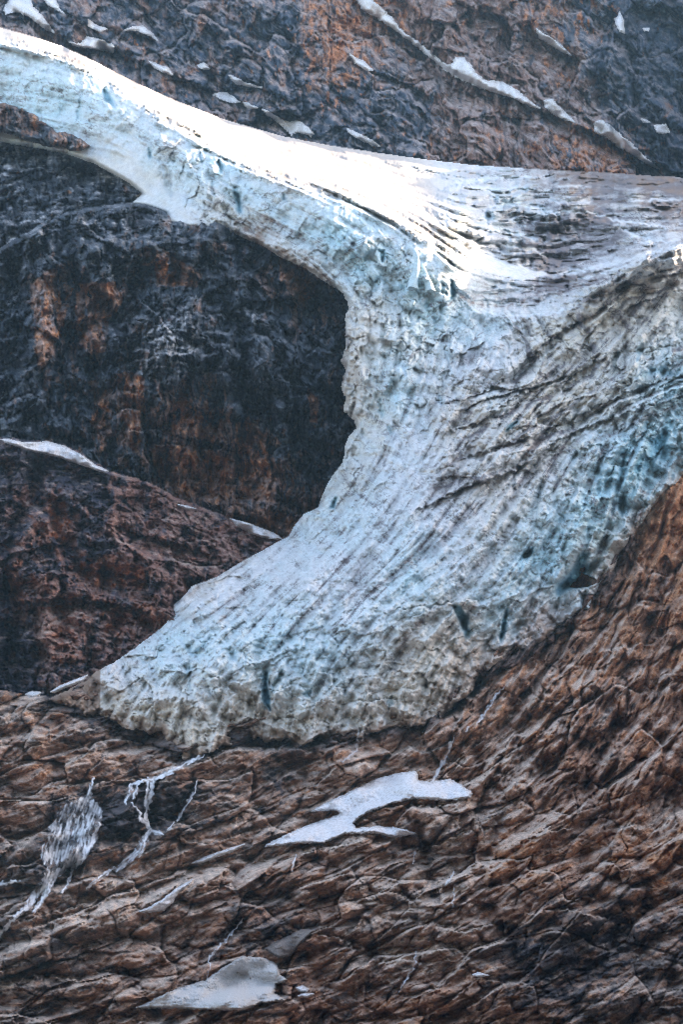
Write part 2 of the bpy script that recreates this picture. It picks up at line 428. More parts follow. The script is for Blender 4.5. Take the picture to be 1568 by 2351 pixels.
# ================================================================== 2. dark cliff left of the icefall
def dark_cliff(name, poly, ctrl, bbox, seed, label, curl, extra=None, cov=None):
    g = Grid(*bbox, STEP); X, Y = g.X, g.Y
    s = sdf(poly, X, Y) + 5 * fbm(X / 30, Y / 30, 4, seed + 1)
    D = rbf(ctrl, X, Y, 2); d = np.zeros_like(D)
    wx = X + 18 * fbm(X / 60, Y / 60, 3, seed + 2); wy = Y + 18 * fbm(X / 60 + 5, Y / 60, 3, seed + 5)
    ang = angfield([(0, 480, -25), (200, 480, -20), (320, 470, 5), (500, 540, 12), (0, 700, -60), (130, 700, -70), (300, 620, -30), (500, 620, 30), (700, 700, 65), (250, 850, -65), (400, 800, -50),
               (600, 850, 70), (780, 800, 82), (100, 950, -80), (400, 1000, -82), (600, 1100, 80), (760, 1100, 84), (500, 1150, -80)], X, Y, 2)
    sa, ta = potential(angfield([(-100, 500, -18), (150, 480, -14), (300, 480, 0), (450, 520, 12), (600, 600, 25), (60, 620, -40), (150, 640, -20), (300, 600, -10), (450, 640, 10), (300, 760, -12), (450, 800, 8), (600, 800, 35), (300, 900, 6), (450, 1000, 14), (600, 1000, 20), (700, 900, 50), (60, 900, -20), (600, 1150, 18), (400, 1100, 12), (200, 380, 20), (0, 420, 10)], X, Y, 2), g)
    sa = sa + 9 * fbm(X / 50, Y / 40, 3, seed + 8); ta = ta + 9 * fbm(X / 50, Y / 40, 3, seed + 9)
    d += 22 * fbm(wx / 80, wy / 120, 4, seed + 10, .5, True) * 1.4 + 15 * fbm(wx / 26, wy / 50, 4, seed + 15, .6, True)
    F1, F2, val, fac = worley(ta / 20 + .3 * gnoise(X / 30, Y / 30, seed + 22), sa / 42 + .3 * gnoise(X / 30, Y / 40, seed + 23), seed + 20); F1b, F2b, valb, facb = worley(ta / 8, sa / 15, seed + 21)
    q0, f0, v0, j0 = strata(sa, ta, 52, 60, seed + 70, .62); q1, f1_, v1, j1 = strata(sa, ta, 17, 22, seed + 80, .6); q2, f2_, v2, j2 = strata(sa, ta, 6.5, 8, seed + 90, .6)
    d += q0 * .9 + q1 * .8 + q2 * .8 + 2.5 * sstep(.12, 0, F2 - F1) + (planes(sa, ta, 150, 85, 44, seed + 130) + planes(sa, ta, 62, 40, 17, seed + 140)) * (1.0 if name == 'cliff' else .35)
    up = rbf([(0, 450, .15), (300, 560, .1), (500, 600, .2), (150, 650, .7), (300, 700, .9), (450, 900, 1), (600, 1100, .9), (700, 700, .25), (760, 900, .4), (0, 900, .5), (600, 800, .6)], X, Y, 2)
    d += (8 * (val - .5) + 15 * fac) * (.3 + up) + (3.4 * (valb - .5) + 6.5 * facb) * (.4 + .8 * up)
    fl = lic(g.rnd(seed + 30), ang, 9); fl2 = lic(g.rnd(seed + 31, 3), ang, 22)
    d += .6 * fl + 1.4 * fl2
    # thin flat ledges
    ph = wy / 15 + .25 * wx / 15 + 1.2 * fbm(X / 50, Y / 30, 3, seed + 40)
    fm = np.zeros_like(d); pm = fm.copy()
    if name == 'cliff':
        fm = faces(g, [[(82, 639), (120, 609), (165, 599), (175, 644), (150, 729), (125, 809), (90, 864), (78, 829), (80, 709)], [(170, 649), (262, 646), (282, 689), (250, 749), (246, 809), (215, 814), (180, 799), (172, 749)], [(350, 599), (400, 587), (470, 629), (450, 661), (360, 656)],
                       [(270, 854), (330, 859), (336, 929), (322, 1049), (300, 1044), (265, 954)], [(380, 919), (430, 917), (502, 989), (490, 1021), (450, 1004), (380, 979)], [(345, 1029), (450, 1017), (530, 1054), (542, 1129), (500, 1161), (400, 1131), (350, 1079)],
                       [(538, 967), (592, 969), (622, 1059), (637, 1156), (550, 1149), (545, 1054)], [(703, 885), (737, 919), (727, 971), (710, 970)], [(215, 900), (245, 890), (255, 1000), (225, 1060), (205, 1000)], [(640, 560), (700, 610), (730, 680), (690, 700), (640, 640)], [(590, 1160), (690, 1190), (650, 1240), (560, 1200)]], seed + 100)
        cave = faces(g, [[(145, 772), (182, 774), (172, 829), (135, 862)], [(193, 817), (222, 813), (216, 871), (190, 854)], [(190, 957), (222, 969), (216, 1041), (175, 1021)], [(20, 600), (50, 590), (40, 680), (10, 700)], [(300, 600), (335, 610), (310, 690), (270, 720)]], seed + 110, 4, 7)
        pm = faces(g, [[(280, 830), (350, 730), (440, 690), (458, 750), (475, 800), (400, 850), (330, 870)], [(230, 600), (330, 560), (300, 660), (250, 690)], [(120, 520), (250, 480), (380, 500), (330, 530), (160, 560)], [(530, 700), (600, 700), (640, 780), (560, 740)], [(40, 940), (90, 930), (90, 990), (50, 990)], [(480, 830), (560, 850), (540, 920)]], seed + 120, 26, 30)
        d += 6.5 * fm + 20 * cave
    if extra: extra(g, d)
    D = D + d
    Dc = edge_curl(D, s, curl[0], curl[1])
    n1 = fbm(wx / 30, wy / 60, 5, seed + 50, .6); n2 = fbm(wx / 14, wy / 36, 5, seed + 55, .6)
    b, r, p = rbf(cov, X, Y, 1)
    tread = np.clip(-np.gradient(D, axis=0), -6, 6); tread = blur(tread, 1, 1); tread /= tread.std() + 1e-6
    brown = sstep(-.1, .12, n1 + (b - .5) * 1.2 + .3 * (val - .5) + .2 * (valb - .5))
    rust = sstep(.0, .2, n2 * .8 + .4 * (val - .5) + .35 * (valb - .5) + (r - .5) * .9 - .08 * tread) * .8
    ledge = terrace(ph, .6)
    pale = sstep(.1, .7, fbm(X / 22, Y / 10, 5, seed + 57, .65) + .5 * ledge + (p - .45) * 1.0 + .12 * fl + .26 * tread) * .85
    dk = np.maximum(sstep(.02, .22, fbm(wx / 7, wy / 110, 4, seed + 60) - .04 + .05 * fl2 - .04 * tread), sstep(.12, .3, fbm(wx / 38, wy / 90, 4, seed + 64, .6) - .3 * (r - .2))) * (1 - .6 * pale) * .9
    c1, l1 = crease_shade(f1_); c2_, l2 = crease_shade(f2_)
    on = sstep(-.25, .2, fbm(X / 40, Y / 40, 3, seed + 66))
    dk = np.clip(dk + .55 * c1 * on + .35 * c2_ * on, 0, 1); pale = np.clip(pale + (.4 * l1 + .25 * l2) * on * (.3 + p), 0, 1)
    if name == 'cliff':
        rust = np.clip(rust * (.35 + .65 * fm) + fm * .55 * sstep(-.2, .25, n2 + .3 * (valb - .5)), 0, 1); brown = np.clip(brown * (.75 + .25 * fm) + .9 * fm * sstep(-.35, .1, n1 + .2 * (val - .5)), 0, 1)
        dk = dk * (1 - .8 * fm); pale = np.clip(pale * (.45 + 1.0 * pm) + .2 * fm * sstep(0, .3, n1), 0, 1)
    o = mesh_from(name, to_world(X, Y, Dc), s > -5, M_DARK, {'cover': (brown, rust, pale), 'wear_shade': (dk,)})
    struct(o, label)
    return g, D
COV_D = [(640, 1080, .95, .6, .2), (700, 1180, .9, .5, .2), (520, 1170, .95, .5, .3), (450, 1060, .95, .5, .3), (720, 760, .5, .2, .2), (0, 400, .05, .0, .3), (250, 430, .05, .0, .3), (100, 500, .1, .05, .3), (250, 560, .1, .0, .3), (400, 520, .3, .05, .6), (60, 620, .2, .1, .6), (130, 680, .5, .55, .35), (200, 690, .3, .5, .2),
         (360, 610, .4, .6, .2), (430, 640, .3, .3, .2), (560, 620, .35, .1, .2), (700, 660, .6, .1, .1), (240, 620, .05, .0, .1), (330, 740, .2, .3, .5), (400, 760, .2, .1, .75), (480, 800, .1, .05, .8),
         (350, 830, .3, .2, .75), (220, 800, .2, .2, .1), (100, 830, .45, .5, .1), (40, 800, .15, .1, .3), (270, 900, .5, .6, .3), (180, 900, .3, .4, .1), (60, 930, .1, .1, .3), (420, 940, .6, .6, .2),
         (500, 1000, .75, .6, .2), (560, 940, .2, .2, .1), (620, 850, .05, .0, .2), (700, 820, .05, .0, .15), (760, 700, .2, .1, .1), (740, 960, .15, .2, .2), (580, 1080, .7, .6, .2), (470, 1110, .9, .4, .1),
         (640, 1150, .8, .5, .1), (400, 1090, .7, .4, .1), (300, 1000, .4, .4, .2), (240, 1030, .3, .3, .1), (700, 1080, .3, .2, .1), (620, 970, .2, .25, .2), (680, 1000, .1, .1, .1), (560, 760, .1, .05, .4)]
dome_poly = [(-160, 300), (0, 318), (70, 335), (140, 350), (220, 376), (280, 412), (322, 442), (318, 465), (300, 478), (420, 520), (300, 700), (-160, 760)]
GA, DA = dark_cliff('rock_dome', dome_poly, [(-160, 320, 1640), (0, 318, 1625), (140, 350, 1600), (322, 442, 1565), (200, 430, 1555), (0, 450, 1545), (0, 570, 1500), (300, 480, 1550), (150, 520, 1520), (-160, 600, 1500), (300, 700, 1480)],
                    (-160, 270, 440, 760), 300, 'dark rounded rock dome below the hanging ice edge', (8, 8), None, COV_D)
cliff_poly = [(-160, 600), (0, 572), (60, 538), (110, 506), (150, 492), (200, 482), (240, 474), (300, 468), (345, 474), (385, 490), (440, 500), (540, 500), (700, 560), (900, 640), (960, 900), (900, 1330), (600, 1400), (-160, 1300)]
def cliff_extra(g, d):
    # gullies, overhangs and bulges seen on the wall
    for pts, w, a in [([(175, 560), (160, 650), (130, 720), (140, 800)], 16, 12), ([(150, 760), (175, 770), (165, 840)], 15, 22), ([(200, 810), (215, 900), (200, 960)], 13, 14), ([(320, 600), (300, 700), (230, 780)], 16, 10),
                      ([(500, 690), (560, 800), (560, 900), (640, 1010)], 20, 10), ([(640, 560), (700, 640), (760, 760)], 18, 9), ([(60, 640), (30, 760), (20, 900)], 18, 12), ([(700, 780), (660, 900), (690, 1060)], 22, 9),
                      ([(380, 1010), (360, 1080), (420, 1150)], 14, 12), ([(255, 1000), (240, 1060)], 10, 10), ([(480, 900), (500, 960), (470, 1030)], 9, 9), ([(90, 700), (100, 830)], 10, -9)]:
        g.stroke(d, pts, w * 1.15, a * 1.9, 'gauss', 9)
    for pts, w, a in [([(150, 600), (200, 640), (260, 690), (270, 740)], 30, 12), ([(340, 610), (380, 600), (440, 625), (480, 660)], 26, 10), ([(380, 880), (450, 940), (560, 960), (620, 1010)], 26, 9),
                      ([(500, 770), (540, 760), (610, 800), (620, 860)], 34, -8), ([(390, 1000), (470, 1010), (560, 1030), (600, 1100)], 24, 8)]:
        g.stroke(d, pts, w * 1.2, a * 2.2, 'step', 8)
    g.blob(d, 240, 600, 90, 50, -28); g.blob(d, 400, 560, 110, 40, -21); g.blob(d, 400, 800, 80, 110, -25); g.blob(d, 640, 820, 110, 160, -21); g.blob(d, 100, 760, 40, 140, -18); g.blob(d, 470, 1090, 100, 60, 28)
    g.blob(d, 720, 700, 120, 70, 25)
GB, DB = dark_cliff('cliff', cliff_poly, [(-160, 600, 1450), (0, 572, 1450), (100, 510, 1475), (300, 468, 1500), (385, 490, 1500), (520, 520, 1478), (250, 560, 1448), (450, 580, 1448), (250, 700, 1420), (0, 760, 1410),
                    (450, 800, 1412), (640, 640, 1446), (780, 700, 1446), (700, 900, 1412), (800, 950, 1412), (0, 1000, 1378), (250, 1080, 1378), (400, 1160, 1392), (650, 1250, 1400), (800, 1100, 1412), (960, 640, 1480), (960, 900, 1450), (900, 1300, 1420), (-160, 1300, 1360), (600, 1400, 1390)],
                    (-160, 440, 970, 1400), 340, 'tall dark wet rock cliff with rust orange patches left of the icefall', (8, 10), cliff_extra, COV_D)
isl = [(-160, 225), (0, 238), (30, 243), (62, 252), (85, 270), (108, 290), (125, 303), (150, 306), (180, 318), (203, 334), (185, 343), (160, 342), (130, 332), (112, 337), (95, 330), (60, 318), (30, 305), (0, 297), (-160, 290)]
dark_cliff('rock_outcrop', isl, [(-160, 225, 1600), (0, 238, 1600), (0, 300, 1584), (110, 290, 1578), (200, 335, 1554), (130, 335, 1556), (60, 320, 1566)], (-160, 215, 230, 360), 380,
           'brown rock outcrop poking out of the ice at the left edge', (7, 10), None, [(0, 250, .6, .2, .2), (100, 300, .5, .25, .2), (200, 335, .8, .3, .1), (0, 300, .3, .1, .1)])
print('cliffs', time.time() - T0)

# ================================================================== 3. bluff under the cliff
bl_poly = [(-160, 990), (0, 1006), (60, 1014), (120, 1016), (165, 1032), (210, 1060), (250, 1084), (300, 1098), (360, 1120), (410, 1148), (470, 1170), (540, 1196), (600, 1222), (660, 1246), (760, 1280), (700, 1500), (400, 1720), (-160, 1720)]
g = Grid(-160, 970, 790, 1720, STEP); X, Y = g.X, g.Y
s = sdf(bl_poly, X, Y) + 5 * fbm(X / 24, Y / 24, 4, 401)
D = rbf([(-160, 990, 1350), (0, 1010, 1350), (120, 1016, 1352), (250, 1084, 1352), (410, 1148, 1362), (540, 1196, 1375), (660, 1246, 1385), (760, 1280, 1390), (150, 1150, 1318), (350, 1220, 1325), (500, 1280, 1325), (0, 1300, 1285),
         (200, 1350, 1285), (400, 1380, 1280), (100, 1500, 1250), (250, 1530, 1245), (0, 1600, 1238), (0, 1720, 1215), (400, 1720, 1215), (700, 1500, 1290), (-160, 1720, 1215)], X, Y, 2)
d = np.zeros_like(D)
wx = X + 16 * fbm(X / 60, Y / 60, 3, 402); wy = Y + 16 * fbm(X / 60 + 5, Y / 60, 3, 405)
d += 16 * fbm(wx / 70, wy / 90, 4, 410, .5, True) + 8 * fbm(wx / 24, wy / 34, 4, 415, .6, True)
for pts, w, a in [([(0, 1290), (30, 1200), (70, 1120), (100, 1060)], 20, 12), ([(0, 1310), (25, 1420), (30, 1560)], 22, 16), ([(115, 1140), (130, 1220), (180, 1300), (200, 1340)], 14, 8), ([(90, 1100), (60, 1250), (20, 1330)], 14, -8),
                  ([(490, 1250), (470, 1330), (400, 1400)], 12, 9), ([(250, 1290), (230, 1370)], 8, 8), ([(290, 1380), (260, 1450), (270, 1520)], 9, 8), ([(80, 1390), (75, 1460), (100, 1530)], 10, 8), ([(210, 1460), (190, 1540)], 8, 6),
                  ([(260, 1130), (250, 1220), (300, 1300)], 12, -7)]:
    g.stroke(d, pts, w * 1.2, a * 1.9, 'gauss', 8)
for pts, w, a in [([(90, 1380), (160, 1370), (260, 1385), (330, 1400), (390, 1440)], 30, 12), ([(120, 1300), (250, 1310), (380, 1340)], 24, 8), ([(260, 1210), (380, 1240), (480, 1270)], 24, 8)]:
    g.stroke(d, pts, w * 1.2, a * 2, 'step', 8)
ang = (angfield([(0, 1050, -30), (120, 1060, -20), (300, 1120, 20), (600, 1240, 25), (60, 1200, -60), (200, 1200, 20), (400, 1250, 15), (100, 1400, 5), (300, 1400, 10), (50, 1560, 20), (300, 1520, 25), (600, 1300, 30)], X, Y, 2))
fl = lic(g.rnd(421), ang, 8); fl2 = lic(g.rnd(422, 3), ang, 20); d += .5 * fl + 1.0 * fl2
sa, ta = potential(angfield([(0, 1050, -28), (120, 1060, -15), (300, 1120, 18), (600, 1240, 24), (60, 1200, -40), (200, 1200, 10), (400, 1250, 14), (60, 1330, -25), (150, 1390, 4), (300, 1400, 12), (400, 1400, 20), (50, 1560, 20), (150, 1500, 6), (300, 1520, 20)], X, Y, 2), g)
sa = sa + 9 * fbm(X / 50, Y / 40, 3, 428); ta = ta + 9 * fbm(X / 50, Y / 40, 3, 429)
q0, f0, v0, j0 = strata(sa, ta, 50, 50, 470, .6); q1, f1_, v1, j1 = strata(sa, ta, 17, 20, 480, .6); q2, f2_, v2, j2 = strata(sa, ta, 6.5, 8, 490, .6)
d += q0 * .9 + q1 * .9 + q2 + 1.5 * j1 + planes(sa, ta, 90, 110, 32, 430) + planes(sa, ta, 40, 50, 14, 436)
F1, F2, val, fac = blocky(X, Y, 24, 20, 14, 430); F1b, F2b, valb, facb = blocky(X, Y, 10, 7, 14, 431)
lo = sstep(1250, 1420, Y)
d += (7 * (val - .5) + 13 * fac) * (.4 + .9 * lo) + (1.6 * (valb - .5) + 3.4 * facb) * (.5 + .7 * lo)
ph = (wy * .97 - wx * .12) / 11 + 1.0 * fbm(X / 50, Y / 30, 3, 440)
fm = faces(g, [[(110, 1148), (147, 1150), (180, 1255), (150, 1262), (113, 1232)], [(83, 1377), (165, 1373), (178, 1450), (177, 1522), (90, 1520), (73, 1430)], [(248, 1180), (282, 1168), (302, 1232), (238, 1234)], [(12, 1303), (42, 1310), (68, 1452), (28, 1432)], [(300, 1385), (370, 1390), (390, 1440), (320, 1440)], [(180, 1290), (330, 1300), (340, 1350), (200, 1350)], [(230, 1400), (290, 1420), (280, 1480), (240, 1470)]], 471)
cave = faces(g, [[(-20, 1420), (20, 1430), (50, 1560), (40, 1600), (-20, 1600)], [(60, 1090), (100, 1100), (105, 1180), (60, 1160)], [(225, 1290), (245, 1300), (238, 1360), (225, 1350)], [(455, 1290), (480, 1290), (465, 1340), (450, 1350)]], 472, 6, 8)
d += 6 * fm + 14 * cave
DC = D + d; GC = g
b, r, p = rbf([(60, 1040, .3, .1, .4), (160, 1090, .2, .1, .3), (300, 1130, .6, .2, .4), (130, 1180, .5, .8, .1), (200, 1180, .15, .0, .1), (170, 1260, .1, .05, .1), (120, 1230, .4, .7, .1), (60, 1250, .5, .4, .2), (20, 1380, .4, .5, .1),
               (300, 1250, .8, .45, .3), (400, 1280, .8, .4, .4), (350, 1340, .8, .4, .2), (500, 1250, .7, .3, .4), (600, 1260, .7, .2, .3), (180, 1310, .6, .8, .1), (260, 1330, .5, .6, .1), (50, 1450, .1, .1, .1), (100, 1430, .7, .2, .75),
               (140, 1500, .8, .5, .5), (250, 1440, .7, .4, .4), (340, 1420, .8, .6, .3), (400, 1400, .7, .3, .3), (60, 1540, .2, .1, .4), (20, 1580, .1, .0, .2), (0, 1120, .2, .1, .4), (250, 1520, .6, .4, .2), (180, 1390, .8, .5, .3)], X, Y, 1)
n1 = fbm(wx / 40, wy / 40, 5, 450, .6); n2 = fbm(wx / 20, wy / 18, 5, 455, .6)
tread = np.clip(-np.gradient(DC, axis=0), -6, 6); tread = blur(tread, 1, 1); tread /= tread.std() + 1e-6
brown = sstep(-.15, .12, n1 + (b - .45) * 1.1 + .3 * (val - .5)); rust = sstep(.0, .25, n2 + .3 * (val - .5) + (r - .5) - .06 * tread) * .8
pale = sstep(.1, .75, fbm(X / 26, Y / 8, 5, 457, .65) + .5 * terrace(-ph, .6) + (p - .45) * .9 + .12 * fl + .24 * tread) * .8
dk = sstep(.08, .3, fbm(wx / 18, wy / 60, 5, 460, .6) - .05 * tread) * (1 - .6 * pale) * .85
c1, l1 = crease_shade(f1_); c2_, l2 = crease_shade(f2_); on = sstep(-.25, .2, fbm(X / 40, Y / 40, 3, 466))
dk = np.clip(dk + .55 * c1 * on + .4 * c2_ * on, 0, 1); pale = np.clip(pale + (.4 * l1 + .3 * l2) * on * (.3 + p), 0, 1)
rust = np.clip(rust * (.45 + .5 * fm) + fm * .6 * sstep(-.25, .25, n2) * (r > .35), 0, 1); brown = np.clip(brown * .8 + fm * .7, 0, 1); dk = dk * (1 - .7 * fm)
o = mesh_from('rock_bluff', to_world(X, Y, edge_curl(DC, s, 7, 7)), s > -5, M_BLUFF, {'cover': (brown, rust, pale), 'wear_shade': (dk,)})
struct(o, 'brown rounded rock bluff between the dark cliff and the glacier tongue')
print('bluff', time.time() - T0)

# ================================================================== 4. slabs and scree slope in front
fg_poly = [(-170, 1570), (0, 1588), (60, 1597), (120, 1603), (160, 1590), (230, 1540), (400, 1560), (600, 1600), (800, 1560), (950, 1500), (1100, 1400), (1240, 1330), (1330, 1290), (1400, 1290), (1425, 1262), (1445, 1228), (1470, 1200), (1485, 1175),
           (1515, 1130), (1548, 1105), (1568, 1078), (1740, 880), (1740, 2560), (-170, 2560)]
g = Grid(-170, 870, 1740, 2530, STEP); X, Y = g.X, g.Y
s = sdf(fg_poly, X, Y) + 5 * fbm(X / 24, Y / 24, 4, 501)
D = rbf([(-170, 2530, 960), (784, 2530, 960), (1740, 2530, 940), (0, 2351, 1000), (784, 2351, 1000), (1568, 2351, 980), (0, 2000, 1082), (400, 2000, 1088), (784, 2000, 1085), (1200, 2000, 1070), (1568, 2000, 1050), (0, 1650, 1180), (300, 1690, 1182),
         (200, 1800, 1135), (784, 1720, 1176), (500, 1800, 1140), (1100, 1780, 1135), (1300, 1650, 1160), (1568, 1650, 1140), (1200, 1500, 1225), (1568, 1080, 1345), (1568, 1300, 1270), (1400, 1320, 1285), (300, 1550, 1240), (784, 1560, 1240),
         (1000, 1500, 1250), (1740, 880, 1420), (1440, 1600, 1170), (1240, 1400, 1290), (-170, 1570, 1215)], X, Y, 2)
d = np.zeros_like(D)
wx = X + 22 * fbm(X / 80, Y / 70, 3, 502); wy = Y + 22 * fbm(X / 80 + 5, Y / 70, 3, 505)
adeg = rbf([(0, 1650, -12), (100, 1900, -20), (300, 1750, -12), (300, 2000, -30), (100, 2200, -22), (500, 2100, -32), (600, 1800, -25), (700, 2300, -18), (784, 2000, -28), (900, 1850, -22), (1000, 2100, -28), (1100, 1700, -45), (1200, 1500, -50),
            (1300, 1700, -50), (1450, 1400, -60), (1540, 1200, -62), (1540, 1600, -42), (1400, 1850, -25), (1500, 2000, -20), (1300, 2100, -20), (1100, 2300, -15), (1500, 2300, -18), (200, 2330, -10), (-170, 2000, -18), (1740, 1800, -30)], X, Y, 2)
adeg = adeg + 9 * fbm(X / 60, Y / 60, 2, 507)
ang = np.radians(adeg).astype(np.float32)
right = sstep(900, 1250, X + (2000 - Y) * .55)
# big shapes
sa, ta = potential(ang, g)
sa = sa + 11 * fbm(X / 120, Y / 90, 2, 512); ta = ta + 11 * fbm(X / 120, Y / 90, 2, 516)
broken = sstep(-.1, .3, fbm(ta / 120, sa / 60, 4, 517, .6) - .25 * right * sstep(1950, 1700, Y) * sstep(1050, 1150, X) + .08)
d += 20 * fbm(wx / 150, wy / 90, 4, 510, .5, True) + 8 * fbm(ta / 60, sa / 24, 4, 518, .55, True)
qq, ff, vv, jj = strata(sa, ta, 110, 120, 500, .7, 26, 1.2); d += qq * 1.0 + 5 * jj
q0, f0, val, j0 = strata(sa, ta, 62, 52, 520, .62, 14); q1, f1_, valm, j1 = strata(sa, ta, 20, 26, 540, .62, 3.8, .5, 2.8); q2, f2_, valb, j2 = strata(sa, ta, 6.5, 10, 560, .6, 1.7, .5, 5.0)
d += q0 * 1.1 + (.1 + .8 * broken) * (q1 + 1.5 * j1) + (.15 + .7 * broken) * q2 + 2.5 * j0 + planes(sa, ta, 95, 190, 36, 531) + planes(sa, ta, 40, 80, 14, 537)
d = d * .86
L2 = lic(g.rnd(522, 2.6), ang, 14); L3 = lic(g.rnd(523), ang, 8)
d += (.25 + .4 * broken) * (L2 + L3)
rib = sstep(900, 1120, X + .3 * (Y - 1700)) * sstep(1960, 1820, Y + .12 * (1568 - X))
ra = potential(angfield([(1000, 1700, -52), (1200, 1500, -52), (1150, 1750, -55), (1300, 1700, -58), (1450, 1400, -66), (1560, 1200, -70), (1560, 1600, -60), (1400, 1850, -52), (500, 1900, -40), (0, 2300, -30), (1500, 2300, -40)], X, Y, 2), g)
rx = ra[0] + 12 * fbm(X / 60, Y / 60, 3, 577); ry = ra[1]
ribf = fbm(ry / 170, rx / 34, 4, 578, .5, True)
d += rib * (24 * ribf + 4 * fbm(ry / 70, rx / 12, 3, 582, .5, True))
# steep gullies and rock steps
for pts, w, a in [([(1014, 1650), (1045, 1618), (1092, 1580), (1105, 1552)], 8, 26), ([(1440, 1640), (1390, 1700), (1350, 1800), (1360, 1850)], 14, 13), ([(1230, 1560), (1190, 1620), (1140, 1680)], 14, 10), ([(1100, 1560), (1050, 1640), (1040, 1700), (990, 1790)], 13, 8), ([(1160, 1780), (1100, 1830), (1090, 1870)], 18, 9),
                  ([(1540, 1300), (1500, 1400), (1480, 1480)], 12, 9), ([(1480, 1240), (1440, 1330), (1380, 1450)], 11, 9), ([(1330, 1480), (1270, 1560), (1170, 1720)], 11, 8), ([(1400, 1500), (1330, 1620), (1250, 1760)], 12, -8),
                  ([(1290, 1660), (1220, 1760), (1160, 1830)], 12, -8), ([(950, 1870), (985, 1990), (1000, 2080)], 14, 9), ([(1160, 1850), (1120, 1960), (1090, 2040)], 16, 7), ([(720, 2080), (660, 2150), (600, 2180)], 16, 6),
                  ([(210, 1790), (200, 1840), (160, 1920), (120, 2010), (60, 2090)], 26, 9), ([(360, 1790), (345, 1860), (340, 1910), (290, 1980), (220, 2030)], 22, 9), ([(450, 1790), (400, 1880), (350, 1920)], 14, 8),
                  ([(240, 1700), (260, 1720), (330, 1700), (360, 1680)], 16, 10), ([(640, 1700), (700, 1790), (640, 1830)], 16, 7), ([(440, 2240), (480, 2170), (560, 2110)], 10, 5), ([(850, 2160), (860, 2230), (800, 2300)], 12, 6),
                  ([(1100, 2080), (1180, 2160), (1200, 2250)], 30, 10), ([(1500, 2060), (1420, 2130), (1400, 2180)], 26, 9)]:
    g.stroke(d, pts, w, a * 1.7, 'gauss', 8)
for pts, w, a in [([(60, 1690), (170, 1680), (250, 1670)], 18, 9), ([(90, 1810), (180, 1800), (300, 1790), (370, 1795), (455, 1795)], 26, 11), ([(330, 1730), (420, 1760), (520, 1720), (640, 1720), (700, 1700)], 22, 10),
                  ([(660, 1720), (720, 1710), (800, 1700)], 20, 9), ([(270, 1880), (350, 1890), (420, 1880)], 14, 8), ([(100, 1920), (200, 1900), (230, 1880)], 14, 6), ([(660, 2130), (760, 2150), (860, 2190)], 20, 8),
                  ([(820, 1870), (900, 1850), (1020, 1850), (1080, 1830)], 18, 8), ([(900, 1960), (1000, 1940), (1100, 1900)], 18, 8), ([(1180, 1940), (1250, 1910), (1330, 1900)], 18, 7), ([(1200, 2100), (1300, 2090), (1400, 2110), (1500, 2060)], 24, 9),
                  ([(1000, 2130), (1060, 2140), (1150, 2120)], 18, 7), ([(20, 2120), (150, 2090), (240, 2060)], 18, 7), ([(0, 2260), (100, 2240), (240, 2260)], 18, 7), ([(1080, 2240), (1180, 2260), (1290, 2240)], 20, 8), ([(1340, 1500), (1480, 1480), (1568, 1440)], 14, 6)]:
    g.stroke(d, [(x, y) for x, y in pts], w * 1.1, -a * 1.6, 'step', 8)
DF = D + d; GF = g
